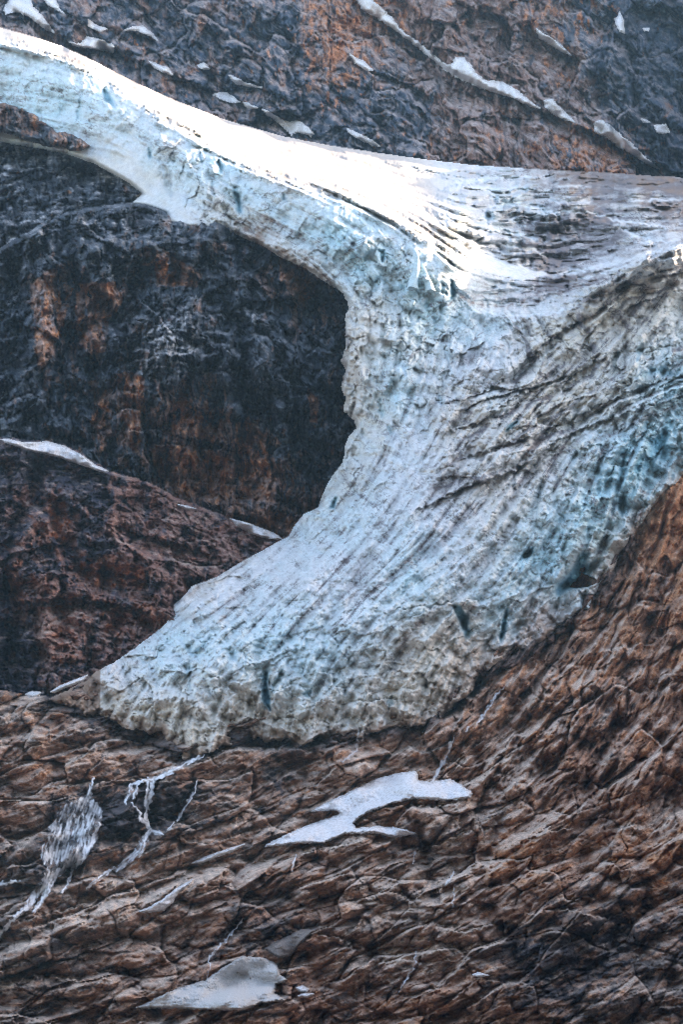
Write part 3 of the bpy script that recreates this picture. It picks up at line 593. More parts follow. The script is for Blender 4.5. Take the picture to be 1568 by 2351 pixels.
b, r, p, k = rbf([(0, 1650, .2, .1, .5, .3), (100, 1660, .35, .3, .4, .3), (60, 1750, .6, .5, .3, .1), (200, 1700, .5, .4, .2, .6), (300, 1720, .5, .2, .3, .5), (100, 1830, .6, .3, .4, .1), (200, 1760, .5, .2, .5, .1), (400, 1760, .6, .25, .4, .2), (550, 1740, .6, .35, .5, .2),
                  (600, 1690, .3, .3, .2, .6), (700, 1740, .6, .45, .4, .3), (640, 1790, .4, .1, .4, .6), (800, 1760, .7, .3, .5, .1), (250, 1870, .2, .1, .1, .95), (420, 1830, .3, .1, .1, .85), (60, 1980, .2, .0, .2, .6), (40, 1900, .4, .1, .3, .3), (0, 2080, .2, 0, .3, .4),
                  (200, 2080, .6, .2, .6, .1), (350, 2000, .6, .3, .6, .1), (500, 1900, .4, .2, .4, .4), (470, 2050, .6, .2, .5, .1), (560, 2010, .6, .3, .5, .1), (200, 2200, .35, .1, .4, .3), (400, 2180, .4, .2, .4, .2), (100, 2300, .3, .2, .3, .4), (550, 2080, .2, 0, .2, .5),
                  (700, 1980, .3, .1, .3, .4), (700, 2060, .6, .35, .4, .1), (760, 2120, .6, .35, .3, .2), (640, 2120, .2, .1, .2, .6), (784, 2230, .6, .4, .3, .2), (900, 1880, .8, .6, .3, .1), (950, 1960, .3, .1, .5, .5), (870, 2060, .4, .1, .7, .2), (1000, 1900, .3, .1, .6, .3),
                  (1050, 2000, .4, .2, .7, .3), (1100, 2060, .6, .4, .5, .2), (1160, 2010, .8, .8, .3, .1), (1250, 1960, .8, .7, .4, .1), (1000, 1700, .8, .5, .4, .2), (1100, 1620, .7, .55, .3, .3), (1200, 1640, .7, .5, .5, .2), (1200, 1750, .85, .4, .8, .05), (1300, 1600, .8, .6, .6, .1),
                  (1150, 1500, .7, .6, .4, .1), (1300, 1480, .5, .4, .3, .5), (1400, 1450, .8, .65, .5, .1), (1500, 1300, .8, .7, .2, .3), (1540, 1150, .9, .9, .2, .1), (1480, 1400, .5, .6, .2, .5), (1550, 1450, .8, .8, .2, .2), (1450, 1600, .7, .4, .5, .2), (1400, 1720, .3, .2, .2, .7),
                  (1500, 1700, .8, .6, .3, .1), (1550, 1600, .6, .3, .5, .2), (1300, 1760, .85, .5, .4, .1), (1450, 1800, .8, .5, .4, .1), (1500, 1880, .6, .3, .6, .1), (1350, 1880, .5, .2, .3, .4), (1380, 1980, .7, .5, .4, .1), (1500, 1960, .7, .6, .3, .2), (1540, 2060, .4, .3, .2, .5),
                  (1250, 2060, .5, .3, .3, .4), (1350, 2080, .3, .1, .2, .7), (1200, 2180, .2, .1, .1, .8), (1400, 2170, .2, .1, .2, .7), (1350, 2120, .2, .1, .2, .6), (1500, 2180, .3, .2, .3, .5), (1050, 2180, .4, .3, .6, .2), (950, 2130, .3, .1, .5, .3), (1000, 2280, .6, .4, .2, .3),
                  (870, 2300, .5, .3, .2, .2), (1120, 2300, .5, .2, .3, .3), (1300, 2300, .3, .1, .2, .6), (1500, 2300, .2, .1, .4, .4), (900, 2200, .3, .1, .7, .1), (750, 2330, .6, .3, .2, .2), (400, 2340, .5, .3, .3, .3), (-170, 1900, .4, .2, .3, .3), (1740, 1900, .5, .3, .3, .3)], X, Y, 1)
n1 = fbm(ta / 50, sa / 24, 5, 550, .62); n2 = fbm(ta / 36, sa / 16, 5, 555, .65); n3 = fbm(ta / 40, sa / 16, 5, 558, .62)
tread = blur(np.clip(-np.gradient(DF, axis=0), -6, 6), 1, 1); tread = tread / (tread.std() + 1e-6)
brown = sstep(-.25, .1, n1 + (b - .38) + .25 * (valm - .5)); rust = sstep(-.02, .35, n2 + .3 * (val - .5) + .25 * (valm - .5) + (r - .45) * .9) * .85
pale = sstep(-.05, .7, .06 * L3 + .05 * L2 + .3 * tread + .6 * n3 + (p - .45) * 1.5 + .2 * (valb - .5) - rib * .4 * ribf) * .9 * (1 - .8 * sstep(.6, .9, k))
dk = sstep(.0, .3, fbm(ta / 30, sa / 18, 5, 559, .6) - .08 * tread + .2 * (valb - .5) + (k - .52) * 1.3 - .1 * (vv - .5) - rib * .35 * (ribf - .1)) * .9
c1, l1 = crease_shade(f1_); c2_, l2 = crease_shade(f2_); c0_, l0 = crease_shade(f0); on = sstep(-.3, .15, fbm(X / 50, Y / 40, 3, 566)) * (.2 + .8 * broken)
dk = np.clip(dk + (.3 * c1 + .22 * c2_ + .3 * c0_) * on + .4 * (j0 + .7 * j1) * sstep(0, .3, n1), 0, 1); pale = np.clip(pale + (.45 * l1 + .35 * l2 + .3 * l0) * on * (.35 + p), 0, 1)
snout_d, _, _ = seg_dist([(112, 1606), (230, 1650), (345, 1692), (428, 1742), (530, 1695), (690, 1712), (850, 1684), (960, 1664), (1045, 1614), (1098, 1548), (1215, 1492), (1290, 1434), (1388, 1347), (1445, 1237)], X, Y)  # line of the snout, whose undercut shade is painted on the rock below
dk = np.clip(dk + .75 * sstep(34, 6, snout_d + 12 * n3) + .8 * faces(g, [[(90, 1830), (190, 1800), (460, 1795), (440, 1860), (380, 1930), (240, 1960), (160, 2020), (90, 2060), (60, 2000), (100, 1930)]], 599, 20, 30) * sstep(-.4, .1, n3), 0, .93)
slope = mesh_from('rock_slope', to_world(X, Y, edge_curl(DF, s, 9, 8)), s > -5, M_SLAB, {'cover': (brown, rust, pale), 'wear_shade': (dk,)})
struct(slope, 'brown layered rock slabs below and right of the glacier')
print('slope', time.time() - T0)
# ================================================================== 5. the glacier
top = [(-170, 20), (0, 66), (60, 83), (140, 108), (220, 146), (300, 188), (400, 233), (520, 279), (640, 314), (760, 337), (880, 356), (1000, 372), (1100, 383), (1250, 393), (1400, 400), (1568, 411), (1740, 424)]
rim_r = [(1740, 900), (1568, 1086), (1545, 1112), (1512, 1136), (1484, 1182), (1445, 1235), (1424, 1268), (1402, 1318), (1388, 1345), (1366, 1368), (1352, 1396), (1322, 1412), (1290, 1432), (1255, 1462), (1215, 1490), (1165, 1500), (1142, 1528), (1098, 1545), (1080, 1588), (1045, 1612),
         (1012, 1648), (960, 1662), (900, 1672), (850, 1682), (835, 1700), (822, 1692), (790, 1690), (758, 1686), (748, 1700), (735, 1690), (690, 1712), (660, 1696), (620, 1702), (580, 1692), (560, 1672), (530, 1690), (522, 1706), (480, 1720), (440, 1732), (428, 1740), (418, 1716), (384, 1702), (372, 1672), (345, 1690),
         (318, 1672), (290, 1664), (262, 1652), (230, 1646), (190, 1630), (150, 1618), (112, 1606)]
rim_l = [(150, 1590), (196, 1566), (232, 1538), (262, 1524), (330, 1476), (372, 1444), (402, 1410), (400, 1390), (422, 1372), (440, 1350), (500, 1326), (560, 1290), (640, 1246), (664, 1234), (680, 1206), (700, 1182), (734, 1166), (742, 1140), (756, 1108), (772, 1084), (790, 1062), (794, 1030), (800, 1008),
         (820, 984), (816, 962), (792, 944), (797, 912), (786, 884), (798, 852), (786, 830), (797, 796), (794, 756), (803, 704), (792, 672), (752, 646), (702, 614), (642, 586), (600, 560), (545, 536), (505, 526), (470, 521), (430, 520), (388, 510), (384, 488), (345, 474), (308, 465), (330, 446), (300, 420), (262, 398), (215, 372), (150, 350), (95, 338), (0, 322), (-170, 300)]
gpoly = top + rim_r + rim_l
BR = [(-170, 60), (0, 103), (75, 118), (150, 135), (200, 165), (240, 195), (290, 212), (345, 250), (395, 285), (440, 310), (480, 345), (550, 385), (610, 408), (690, 430), (784, 455), (834, 485), (880, 505), (934, 530), (975, 552), (1009, 575), (1054, 615), (1064, 660)]
g = Grid(-170, 0, 1740, 1775, STEP - .1); X, Y = g.X, g.Y
s0 = sdf(gpoly, X, Y)
toe = sstep(1450, 1600, Y) + sstep(560, 700, Y) * sstep(1150, 1000, Y) * sstep(900, 820, X)
s = s0 + (1.2 + 5 * toe + 2.5 * (X > 1230)) * fbm(X / 26, Y / 26, 4, 601) + 16 * toe * sstep(1600, 1650, Y) * fbm(X / 44, Y / 44, 4, 604, .6) + (1.5 * toe) * fbm(X / 8, Y / 8, 2, 606)
BD = [1672, 1650, 1642, 1634, 1622, 1610, 1600, 1588, 1574, 1562, 1545, 1516, 1492, 1476, 1464, 1457, 1452, 1447, 1444, 1441, 1438, 1434]
bx = np.arange(-160, 1060, 22.0); by = np.interp(bx, [p[0] for p in BR], [p[1] for p in BR]); bq = np.interp(bx, [p[0] for p in BR], BD)
ctrl = [(x, y, q) for x, y, q in zip(bx, by, bq)] + [(x + 3, y - 13, q + 32) for x, y, q in zip(bx, by, bq)] + [(x - 3, y + 14, q - 4) for x, y, q in zip(bx, by, bq)] + [(1064, 660, 1434)]
ctrl += [(-170, 20, 1850), (0, 66, 1850), (140, 108, 1900), (300, 188, 1960), (400, 233, 1990), (520, 279, 2020), (640, 314, 2050), (760, 337, 2070), (880, 356, 2090), (1000, 372, 2100), (1100, 383, 2100), (1250, 393, 2090), (1400, 400, 2060), (1568, 411, 2020), (1740, 424, 2000), (500, 300, 1830), (700, 370, 1790), (850, 420, 1700),
         (0, 200, 1636), (0, 236, 1630), (150, 250, 1612), (110, 300, 1600), (200, 340, 1582), (300, 310, 1578), (0, 322, 1618), (150, 350, 1592), (262, 398, 1562), (330, 446, 1555), (400, 420, 1540), (385, 505, 1500), (470, 520, 1480), (430, 470, 1500), (550, 450, 1500), (600, 560, 1455), (545, 530, 1468),
         (650, 500, 1466), (700, 612, 1436), (720, 540, 1450), (800, 600, 1440), (792, 672, 1424), (900, 640, 1430), (830, 760, 1398), (797, 850, 1392), (810, 960, 1385), (870, 850, 1380), (980, 750, 1412), (960, 900, 1365), (760, 1100, 1362), (850, 1060, 1335), (700, 1182, 1345), (664, 1234, 1350), (780, 1200, 1302), (640, 1246, 1345),
         (560, 1290, 1312), (402, 1410, 1262), (500, 1330, 1290), (262, 1524, 1222), (330, 1476, 1236), (500, 1420, 1218), (700, 1330, 1240), (900, 1250, 1255), (1000, 1100, 1300), (1100, 1200, 1260), (1300, 1100, 1290), (1400, 1150, 1285), (500, 1520, 1178), (700, 1500, 1180), (900, 1400, 1205), (900, 1500, 1185),
         (1050, 1380, 1222), (1200, 1380, 1232), (1290, 1430, 1262), (1400, 1318, 1280), (1330, 1300, 1262), (1480, 1190, 1298), (1568, 1086, 1335), (1450, 1060, 1308), (1165, 1500, 1222), (1090, 1545, 1205), (1012, 1648, 1180), (850, 1680, 1170), (690, 1710, 1166), (560, 1672, 1172), (430, 1738, 1150), (345, 1690, 1168),
         (230, 1646, 1182), (112, 1606, 1196), (150, 1590, 1200), (300, 1600, 1180), (450, 1640, 1160), (650, 1640, 1165), (850, 1600, 1168), (1000, 1550, 1180), (1740, 900, 1400), (1568, 950, 1335), (1200, 980, 1325), (1100, 900, 1355), (1300, 860, 1375), (1450, 800, 1395), (1568, 700, 1420), (1300, 740, 1415), (1120, 760, 1432),
         (1060, 700, 1440), (1180, 720, 1448), (1300, 706, 1448), (1380, 655, 1455), (1480, 590, 1468), (1568, 560, 1485), (1740, 500, 1520),
         (1100, 520, 1620), (1060, 480, 1640), (1100, 580, 1555), (1160, 630, 1540), (1250, 640, 1545), (1300, 600, 1620), (1250, 560, 1660), (1200, 500, 1740), (1300, 500, 1740), (1180, 450, 1850), (1300, 440, 1880), (1450, 440, 1850), (1568, 460, 1820), (1450, 500, 1740), (1568, 520, 1720), (1400, 600, 1580), (1480, 560, 1620), (1568, 540, 1660), (1150, 680, 1490), (1250, 680, 1490)]
D = rbf(ctrl, X, Y, 0)
D = blur(D, 2)
# the crest line of the right icefall hides the basin behind it
d = np.zeros_like(D)
ang = (angfield([(-100, 40, 15), (100, 100, 18), (300, 200, 26), (500, 300, 22), (700, 380, 18), (900, 420, 16), (1000, 560, 40), (0, 170, 8), (150, 220, 12), (300, 330, 22), (400, 380, 35), (550, 440, 25), (700, 500, 25), (850, 560, 35), (640, 560, 28), (740, 620, 42), (800, 740, 88), (850, 850, 100), (900, 700, 80),
                      (980, 760, 95), (960, 900, 105), (900, 1000, 112), (820, 1080, 118), (700, 1250, 135), (500, 1380, 145), (350, 1500, 140), (500, 1500, 130), (400, 1620, 110), (600, 1620, 105), (800, 1600, 115), (1000, 1200, 128), (900, 1350, 138), (1050, 1380, 140), (950, 1500, 125), (1050, 1560, 110),
                      (1200, 1200, 125), (1300, 1300, 115), (1200, 1400, 120), (1400, 1150, 105), (1480, 1050, 115), (1100, 1000, 130), (1200, 880, 132), (1400, 880, 135), (1540, 900, 120), (1300, 780, 140), (1450, 700, 128), (1568, 620, 125), (1100, 760, 110), (1130, 700, 185), (1250, 700, 170), (1380, 620, 155), (1500, 560, 160),
                      (1150, 620, 195), (1300, 640, 175), (1100, 480, 190), (1250, 480, 183), (1400, 480, 182), (1568, 480, 190), (1300, 420, 182), (1100, 400, 186), (1740, 700, 140)], X, Y, 1)).astype(np.float32)
wx = X + 14 * fbm(X / 55, Y / 55, 3, 611); wy = Y + 14 * fbm(X / 55 + 3, Y / 55, 3, 615)
# zone weights
zn = rbf([(x, y - 18, 1, 0, 0, 0) for x, y in BR[::2]] + [(x, y + 26, 0, .35, .2, 0) for x, y in BR[::2]] + [
    # snow, serac, streak, terrace
    (300, 190, 1, 0, 0, 0), (640, 330, 1, 0, 0, .0), (900, 380, 1, 0, 0, .3), (800, 420, 1, 0, 0, 0), (950, 460, .9, 0, 0, .2), (1000, 400, .6, 0, 0, .8), (1050, 540, .8, 0, 0, .5), (340, 420, .9, .1, .1, 0), (400, 500, 1, 0, 0, 0), (280, 370, .9, .1, .1, 0),
    (0, 170, 0, .05, .6, 0), (150, 220, 0, .1, .6, 0), (250, 260, 0, .2, .5, 0), (400, 370, 0, .9, .1, 0), (480, 420, 0, 1, .1, 0), (500, 500, 0, 1, .1, 0), (600, 470, 0, .4, .4, 0), (700, 540, 0, .3, .5, 0), (640, 560, 0, .3, .9, 0), (780, 640, 0, .4, .8, 0), (850, 560, 0, .6, .2, 0),
    (900, 620, 0, 1, .1, 0), (950, 700, 0, 1, .1, 0), (1000, 780, 0, 1, .2, 0), (880, 800, 0, .9, .2, 0), (960, 900, 0, .7, .4, 0), (830, 850, 0, .6, .6, 0), (900, 960, 0, .3, .5, 0), (900, 1060, 0, .2, .6, 0), (800, 1080, 0, .6, .4, 0),
    (1100, 760, 0, .3, .6, .2), (1200, 800, 0, .7, .5, 0), (1200, 900, 0, .6, .7, 0), (1300, 800, 0, .5, .8, 0), (1400, 720, 0, .2, 1, 0), (1500, 640, 0, .1, 1, 0), (1400, 850, 0, .8, .6, 0), (1540, 850, 0, 1, .3, 0), (1300, 950, 0, .5, .9, 0), (1100, 950, 0, .3, .9, 0),
    (1450, 1000, 0, 1, .3, 0), (1400, 1100, 0, 1, .5, 0), (1350, 1200, 0, .8, .5, 0), (1300, 1300, 0, .8, .4, 0), (1200, 1150, 0, .5, .9, 0), (1000, 1150, 0, .1, 1, 0), (1000, 1300, 0, .1, 1, 0), (850, 1250, 0, .1, 1, 0), (800, 1400, 0, .2, .9, 0), (600, 1350, 0, .2, .8, 0), (500, 1450, 0, .5, .5, 0),
    (400, 1550, 0, .9, .3, 0), (600, 1560, 0, .9, .3, 0), (800, 1520, 0, .8, .5, 0), (500, 1650, 0, 1, .1, 0), (750, 1640, 0, 1, .2, 0), (950, 1500, 0, .6, .7, 0), (1000, 1580, 0, .9, .4, 0), (250, 1600, 0, 1, .2, 0), (1150, 1400, 0, .4, .7, 0), (1100, 1500, 0, .9, .3, 0), (1250, 1450, 0, .8, .3, 0),
    (1150, 450, .1, .2, .2, 1), (1300, 450, 0, .2, .3, 1), (1500, 450, 0, .1, .5, .8), (1300, 530, 0, .3, .5, .7), (1150, 560, .2, .3, .3, .9), (1170, 625, 1, 0, 0, .1), (1400, 550, 0, .2, .7, .7), (1250, 600, 0, .6, .2, .8), (1150, 670, 0, .2, .5, .7), (1350, 640, .2, .1, .6, .6), (1740, 700, 0, .3, .8, 0)], X, Y, 0)
zs, zc, zt, zr = [np.clip(blur(z, 3), 0, 1) for z in zn]
print('glacier zones', time.time() - T0)
e1 = lic(g.rnd(621), ang, 12); e2 = lic(g.rnd(622, 3), ang, 26); e3 = lic(g.rnd(623, 8), ang, 46)
gs0, gt0 = potential(ang, g)
gs0 = gs0 + 12 * fbm(X / 60, Y / 60, 3, 655); gt0 = gt0 + 12 * fbm(X / 60, Y / 60, 3, 656)
big = fbm(wx / 75, wy / 75, 5, 630, .55, True)
perp = ang + math.pi / 2
c2 = lic(g.rnd(624, 4), perp, 14)
c3 = lic(g.rnd(628, 9), perp + R(15), 26)
body = 1 - zs
d += body * (big * (6 + 9 * zc) + zt * (.4 * e1 + .9 * e2 + 1.9 * e3) + zc * (1.3 * e2 + 1.5 * e3))
d += body * (.08 + .8 * zc) * (.5 * c2 + 1.4 * asym(c3, 1.3))
F1, F2, val, fac = blocky(X, Y, 27, 36, 25, 640, .5); F1b, F2b, valb, facb = blocky(X, Y, 11, 14, 25, 641, .5); F1c, F2c, valc, facc = blocky(X, Y, 5, 6.5, 10, 642, .5)
low = sstep(1180, 1380, Y)
zc0 = zc; zc = zc * (1 - .82 * low)
wa = worley(gt0 / 62 + .3 * gnoise(X / 50, Y / 50, 692), gs0 / 27, 693); wb = worley(gt0 / 25 + .2 * gnoise(X / 20, Y / 20, 694), gs0 / 11, 695)
d += low * body * (.25 + .75 * zc0) * (9 * fbm(gt0 / 110, gs0 / 42, 3, 691, .45, True) + 5 * (wa[2] - .5) + 12 * wa[3] + 1.0 * (wb[2] - .5) + 3.2 * wb[3] + 2.4 * sstep(.06, 0, wa[1] - wa[0]) + 5 * fbm(gs0 / 16, gt0 / 90, 3, 697, .5, True))
d += body * zc * (8 * (val - .5) + 14 * fac) + body * (.03 + .4 * zc) * (2.7 * (valb - .5) + 5 * facb) + body * (.03 + .2 * zc) * (.9 * (valc - .5) + 1.8 * facc) * (1 - .5 * low)
crk = sstep(.10, .0, F2 - F1) * zc * sstep(-.1, .3, fbm(X / 60, Y / 60, 2, 645)); crkb = sstep(.12, .0, F2b - F1b) * (.15 + .85 * zc) * sstep(0, .35, fbm(X / 45, Y / 45, 2, 646))
d += body * (3.5 * crk + 1.5 * crkb)
# crevassed snow surface: long furrows running with the flow
angs = ang
f1 = lic(g.rnd(651, 1.6), angs, 24); f2 = lic(g.rnd(652, 4), angs, 44)
edge_d, edge_s, _ = seg_dist(BR, X, Y)
gs, gt = gs0, gt0
nearE = np.exp(-(edge_d / 26) ** 2); farE = sstep(60, 10, s0) * sstep(450, 800, X)
rough = np.clip(.4 + .9 * nearE + .8 * farE + .8 * zr + sstep(1.5, .9, np.abs(X - 980) / 60) * .4, 0, 1.3)
sn_up = sstep(.2, .7, zs) * sstep(0, 10, Y * 0 + 20) * (1 - sstep(300, 380, Y) * sstep(480, 420, X))
d += sn_up * rough * (3.2 * asym(f1, 1.2) + 5.0 * asym(f2, 1.1)) + sn_up * (.6 * f1 + .9 * f2 + .5 * g.rnd(652) * 2)
d += sn_up * nearE * (7 * (valb - .5) + 12 * facb + 3 * (valc - .5))
# stepped ice walls in the basin
ph = (wy + 30 * np.exp(-((X - 1250) / 200) ** 2) * sstep(420, 640, Y)) / 38 + 1.1 * fbm(X / 130, Y / 38, 4, 661) + .5 * worley(X / 120 + .3 * gnoise(X / 60, Y / 30, 663), Y / 30, 662)[2]
zb = zr * sstep(345, 380, Y) * sstep(980, 1080, X) * sstep(720, 690, Y)
tr1 = ph - np.floor(ph); tr2 = ph * 3.1 - np.floor(ph * 3.1)
d += zb * (-78 * terrace(ph, .55) * .7 * (.8 + .5 * fbm(X / 120, Y / 60, 2, 665)) - 10 * terrace(ph * 3.1, .5) + 2.5 * f2 + 1.0 * f1)
crev = np.zeros_like(D)
fold = sstep(1000, 1120, X + .35 * (Y - 850)) * sstep(690, 760, Y + .45 * (X - 1200)) * sstep(1120, 1000, Y + .38 * (X - 1300)) * (1 - zs)
qa, fa_, va_, ja_ = strata(gs, gt, 44, 60, 670, .62, 11, 1.0); qb, fb_, vb_, jb_ = strata(gs, gt, 16, 24, 680, .6, 3.8, .8)
d += (fold * 1.5 + .16 * body) * qa * np.clip(body, 0, 1) + (fold + .25 * zc * body) * qb + fold * 2.2 * jb_
def groove(pts, w, a, kind='gauss', blue=0.0, warp=5):
    t = np.zeros_like(d[:1]);  g.stroke(d, pts, w, a, kind, warp)
    if blue: g.stroke(crev, pts, w * .8, blue, 'gauss', warp)
# deep blue clefts
for pts, w, a, bl in [([(372, 225 - 45), (378, 200), (376, 230)], 3, 3, .5), ([(185, 215), (182, 250), (175, 275)], 3, 3, .5), ([(237, 200), (243, 225), (262, 245)], 6, 8, .6), ([(445, 308), (470, 340), (475, 350)], 5, 9, .5), ([(455, 350), (462, 372)], 4, 6, .5), ([(500, 365), (508, 400)], 5, 7, .6),
                      ([(540, 430), (545, 460), (552, 490)], 6, 8, .7), ([(650, 440), (655, 465)], 5, 6, .5), ([(343, 340), (345, 365)], 3, 5, .5), ([(870, 570), (885, 600)], 7, 8, .4), ([(1035, 640), (1042, 675), (1035, 690)], 6, 8, .6), ([(1015, 650), (1025, 680)], 5, 7, .5), ([(900, 1000), (890, 970)], 4, 5, .5),
                      ([(1160, 985), (1178, 975), (1193, 965)], 3.5, 8, .9), ([(1300, 760), (1240, 830), (1180, 870)], 6, 5, .1), ([(600, 1560), (612, 1545), (606, 1590), (612, 1630)], 8, 10, .9), ([(650, 1530), (640, 1560), (610, 1600)], 6, 7, .4), ([(705, 1600), (715, 1580)], 5, 6, .5),
                      ([(1065, 1410), (1068, 1440), (1075, 1465)], 8, 10, .8), ([(1160, 1430), (1155, 1455), (1148, 1480)], 4, 9, .7), ([(1200, 1275), (1220, 1265)], 6, 6, .8), ([(1225, 1262), (1190, 1290)], 6, 7, .6), ([(770, 1150), (760, 1170)], 5, 7, .6), ([(440, 1480), (430, 1540), (440, 1590)], 6, 4, .2), ([(485, 1460), (460, 1485)], 4, 6, .3),
                      ([(1490, 1000), (1500, 1040), (1470, 1090)], 10, 9, .5), ([(1540, 960), (1520, 1010), (1530, 1060)], 10, 9, .5), ([(1440, 1030), (1430, 1080), (1420, 1130)], 8, 7, .4), ([(1330, 1030), (1310, 1080)], 7, 5, .3), ([(1390, 1040), (1370, 1100), (1380, 1160)], 8, 5, .25), ([(1250, 1090), (1235, 1160), (1200, 1200)], 6, 5, .2),
                      ([(930, 1330), (925, 1370)], 6, 2, .3), ([(960, 1230), (950, 1300)], 6, 2, .2), ([(1460, 870), (1500, 850), (1560, 860)], 9, 8, .5), ([(1340, 900), (1300, 1000)], 6, 5, .1), ([(1420, 800), (1410, 850)], 6, 5, .3), ([(1470, 790), (1465, 840)], 6, 5, .4), ([(1010, 905), (1015, 930)], 8, 7, .3), ([(870, 910), (880, 960)], 6, 6, .4), ([(835, 1000), (830, 960)], 5, 4, .2)]:
    groove(pts, w, a, 'gauss', bl)
# ice cave and hollows under the right margin
g.blob(d, 1340, 1310, 34, 16, 22, -35); g.blob(d, 1300, 1345, 26, 12, 18, -20); g.blob(crev, 1330, 1322, 42, 13, .75, -38); g.blob(crev, 1295, 1350, 18, 16, .5, 0)
g.blob(d, 1432, 1165, 14, 30, 12, 20); g.blob(crev, 1432, 1165, 12, 26, .35, 20); g.blob(d, 1500, 1100, 14, 30, 10, 30); g.blob(crev, 1495, 1070, 30, 40, .25, 30)
g.blob(d, 1050, 1625, 34, 10, 12, -35); g.blob(d, 700, 1692, 10, 5, 6); g.blob(d, 735, 1692, 8, 4, 6); g.blob(d, 548, 1668, 26, 7, 10, -15)
g.blob(d, 150, 1640, 80, 12, 6)
# cliff notches, arches and broad rolls of ice
for pts, w, a, k in [([(1300, 706), (1380, 655), (1480, 592), (1568, 558), (1740, 500)], 26, -60, 'step'), ([(1060, 705), (1130, 720), (1240, 722), (1330, 700)], 12, -8, 'step'), ([(720, 1180), (790, 1190), (860, 1185)], 10, -6, 'step'), ([(480, 1330), (400, 1420), (330, 1480)], 16, 4, 'gauss'),
                     ([(1010, 930), (1120, 900), (1180, 850), (1290, 760), (1400, 700)], 22, 10, 'step'), ([(1000, 1000), (1100, 970), (1200, 900), (1330, 850), (1450, 790)], 24, 10, 'step'), ([(1040, 1060), (1200, 1010), (1330, 950), (1440, 900), (1568, 860)], 24, 10, 'step'),
                     ([(940, 1180), (1060, 1120), (1180, 1080), (1300, 1000), (1400, 960), (1500, 930)], 26, 12, 'step'), ([(900, 1445), (980, 1400), (1060, 1375), (1120, 1390)], 26, -14, 'step'), ([(560, 1600), (600, 1640), (680, 1650)], 14, 7, 'gauss'), ([(1100, 1350), (1180, 1310), (1240, 1290)], 14, -5, 'gauss'),
                     ([(1160, 1480), (1190, 1430), (1260, 1370), (1280, 1400)], 14, 9, 'gauss'), ([(505, 525), (560, 520), (600, 548)], 16, 6, 'gauss'), ([(380, 380), (395, 440), (470, 450)], 12, 9, 'gauss'), ([(400, 340), (470, 420), (480, 500)], 12, -8, 'gauss'),
                     ([(800, 790), (840, 880), (820, 980)], 14, -8, 'gauss'), ([(780, 640), (830, 720), (830, 800)], 14, -6, 'gauss'), ([(930, 880), (900, 960), (880, 1030)], 14, -5, 'gauss'), ([(640, 590), (720, 622), (790, 676)], 7, 5, 'gauss')]:
    groove(pts, w, a, k, 0, 7)
BANDS = [([(1075, 519), (1137, 528), (1210, 540), (1235, 552)], 5), ([(1190, 468), (1240, 480), (1285, 492)], 6), ([(1058, 430), (1115, 435), (1221, 433)], 4), ([(1255, 458), (1310, 458), (1365, 464)], 5), ([(1221, 493), (1290, 488), (1350, 486), (1418, 506), (1500, 516), (1568, 524)], 2.5), ([(1255, 634), (1330, 622), (1418, 603), (1496, 582), (1568, 561), (1700, 520)], 5.5),
         ([(1305, 650), (1390, 625), (1474, 596)], 3), ([(1070, 709), (1137, 721), (1210, 724), (1277, 717), (1350, 692)], 3.5), ([(1272, 427), (1320, 426), (1358, 431)], 4), ([(1120, 475), (1200, 466)], 4), ([(1150, 560), (1230, 575), (1260, 590)], 3), ([(1440, 462), (1568, 456)], 3), ([(1420, 520), (1470, 545), (1500, 550)], 4), ([(1460, 560), (1568, 550)], 3), ([(1000, 432), (1120, 412), (1270, 402)], 4)]
bandm = np.zeros_like(d)  # white bands: ledge snow, and sunlit crest lines painted in
for pts, w in BANDS:
    g.stroke(d, [(x, y + w) for x, y in pts], 17, -44 if pts[0][1] < 640 else -14, 'step', 5)
    g.stroke(bandm, pts, w, 1.3, 'gauss', 5)
snowp = sstep(-1, 4, sdf([(1070, 590), (1088, 568), (1103, 574), (1140, 592), (1171, 602), (1204, 612), (1257, 624), (1262, 633), (1225, 641), (1199, 647), (1175, 640), (1148, 633), (1120, 628), (1088, 612)], X, Y) + 2.5 * fbm(X / 12, Y / 8, 3, 671))
def hole(poly, dep, blue, soft=4):
    sl = g.win(poly, 14); q = sdf(poly, X[sl], Y[sl]) + 2.5 * fbm(X[sl] / 12, Y[sl] / 12, 3, 672)
    m = sstep(-1.5, soft, q); d[sl] += (dep if dep > 25 else dep * .5) * m; crev[sl] = np.maximum(crev[sl], blue * m); return sl, m
hole([(1273, 1352), (1297, 1329), (1317, 1298), (1327, 1272), (1340, 1262), (1356, 1270), (1350, 1288), (1352, 1310), (1344, 1322), (1330, 1334), (1313, 1350), (1290, 1361), (1283, 1384), (1274, 1368)], 20, .8, 9)
slh, mh = hole([(1308, 1348), (1337, 1316), (1354, 1322), (1376, 1335), (1350, 1348), (1320, 1352)], 60, 0)
hole([(1199, 1284), (1206, 1267), (1228, 1254), (1217, 1279)], 20, 1.1); hole([(1147, 1468), (1154, 1425), (1167, 1388), (1163, 1430), (1155, 1466)], 16, .9, 2); hole([(1157, 991), (1184, 968), (1188, 970), (1163, 992)], 16, 1.2, 2)
hole([(1036, 1388), (1058, 1390), (1072, 1420), (1074, 1450), (1062, 1440), (1046, 1412)], 18, .8); hole([(606, 1548), (616, 1540), (614, 1570), (620, 1600), (622, 1634), (608, 1620), (604, 1585)], 18, 1.1)
hole([(520, 1690), (535, 1672), (560, 1668), (566, 1680), (545, 1694)], 30, 0); hole([(716, 1696), (730, 1688), (742, 1694), (736, 1702), (720, 1702)], 30, 0); hole([(692, 1594), (706, 1580), (716, 1590), (704, 1604)], 10, .6); hole([(885, 1612), (900, 1595), (905, 1615), (893, 1630)], 12, .4)
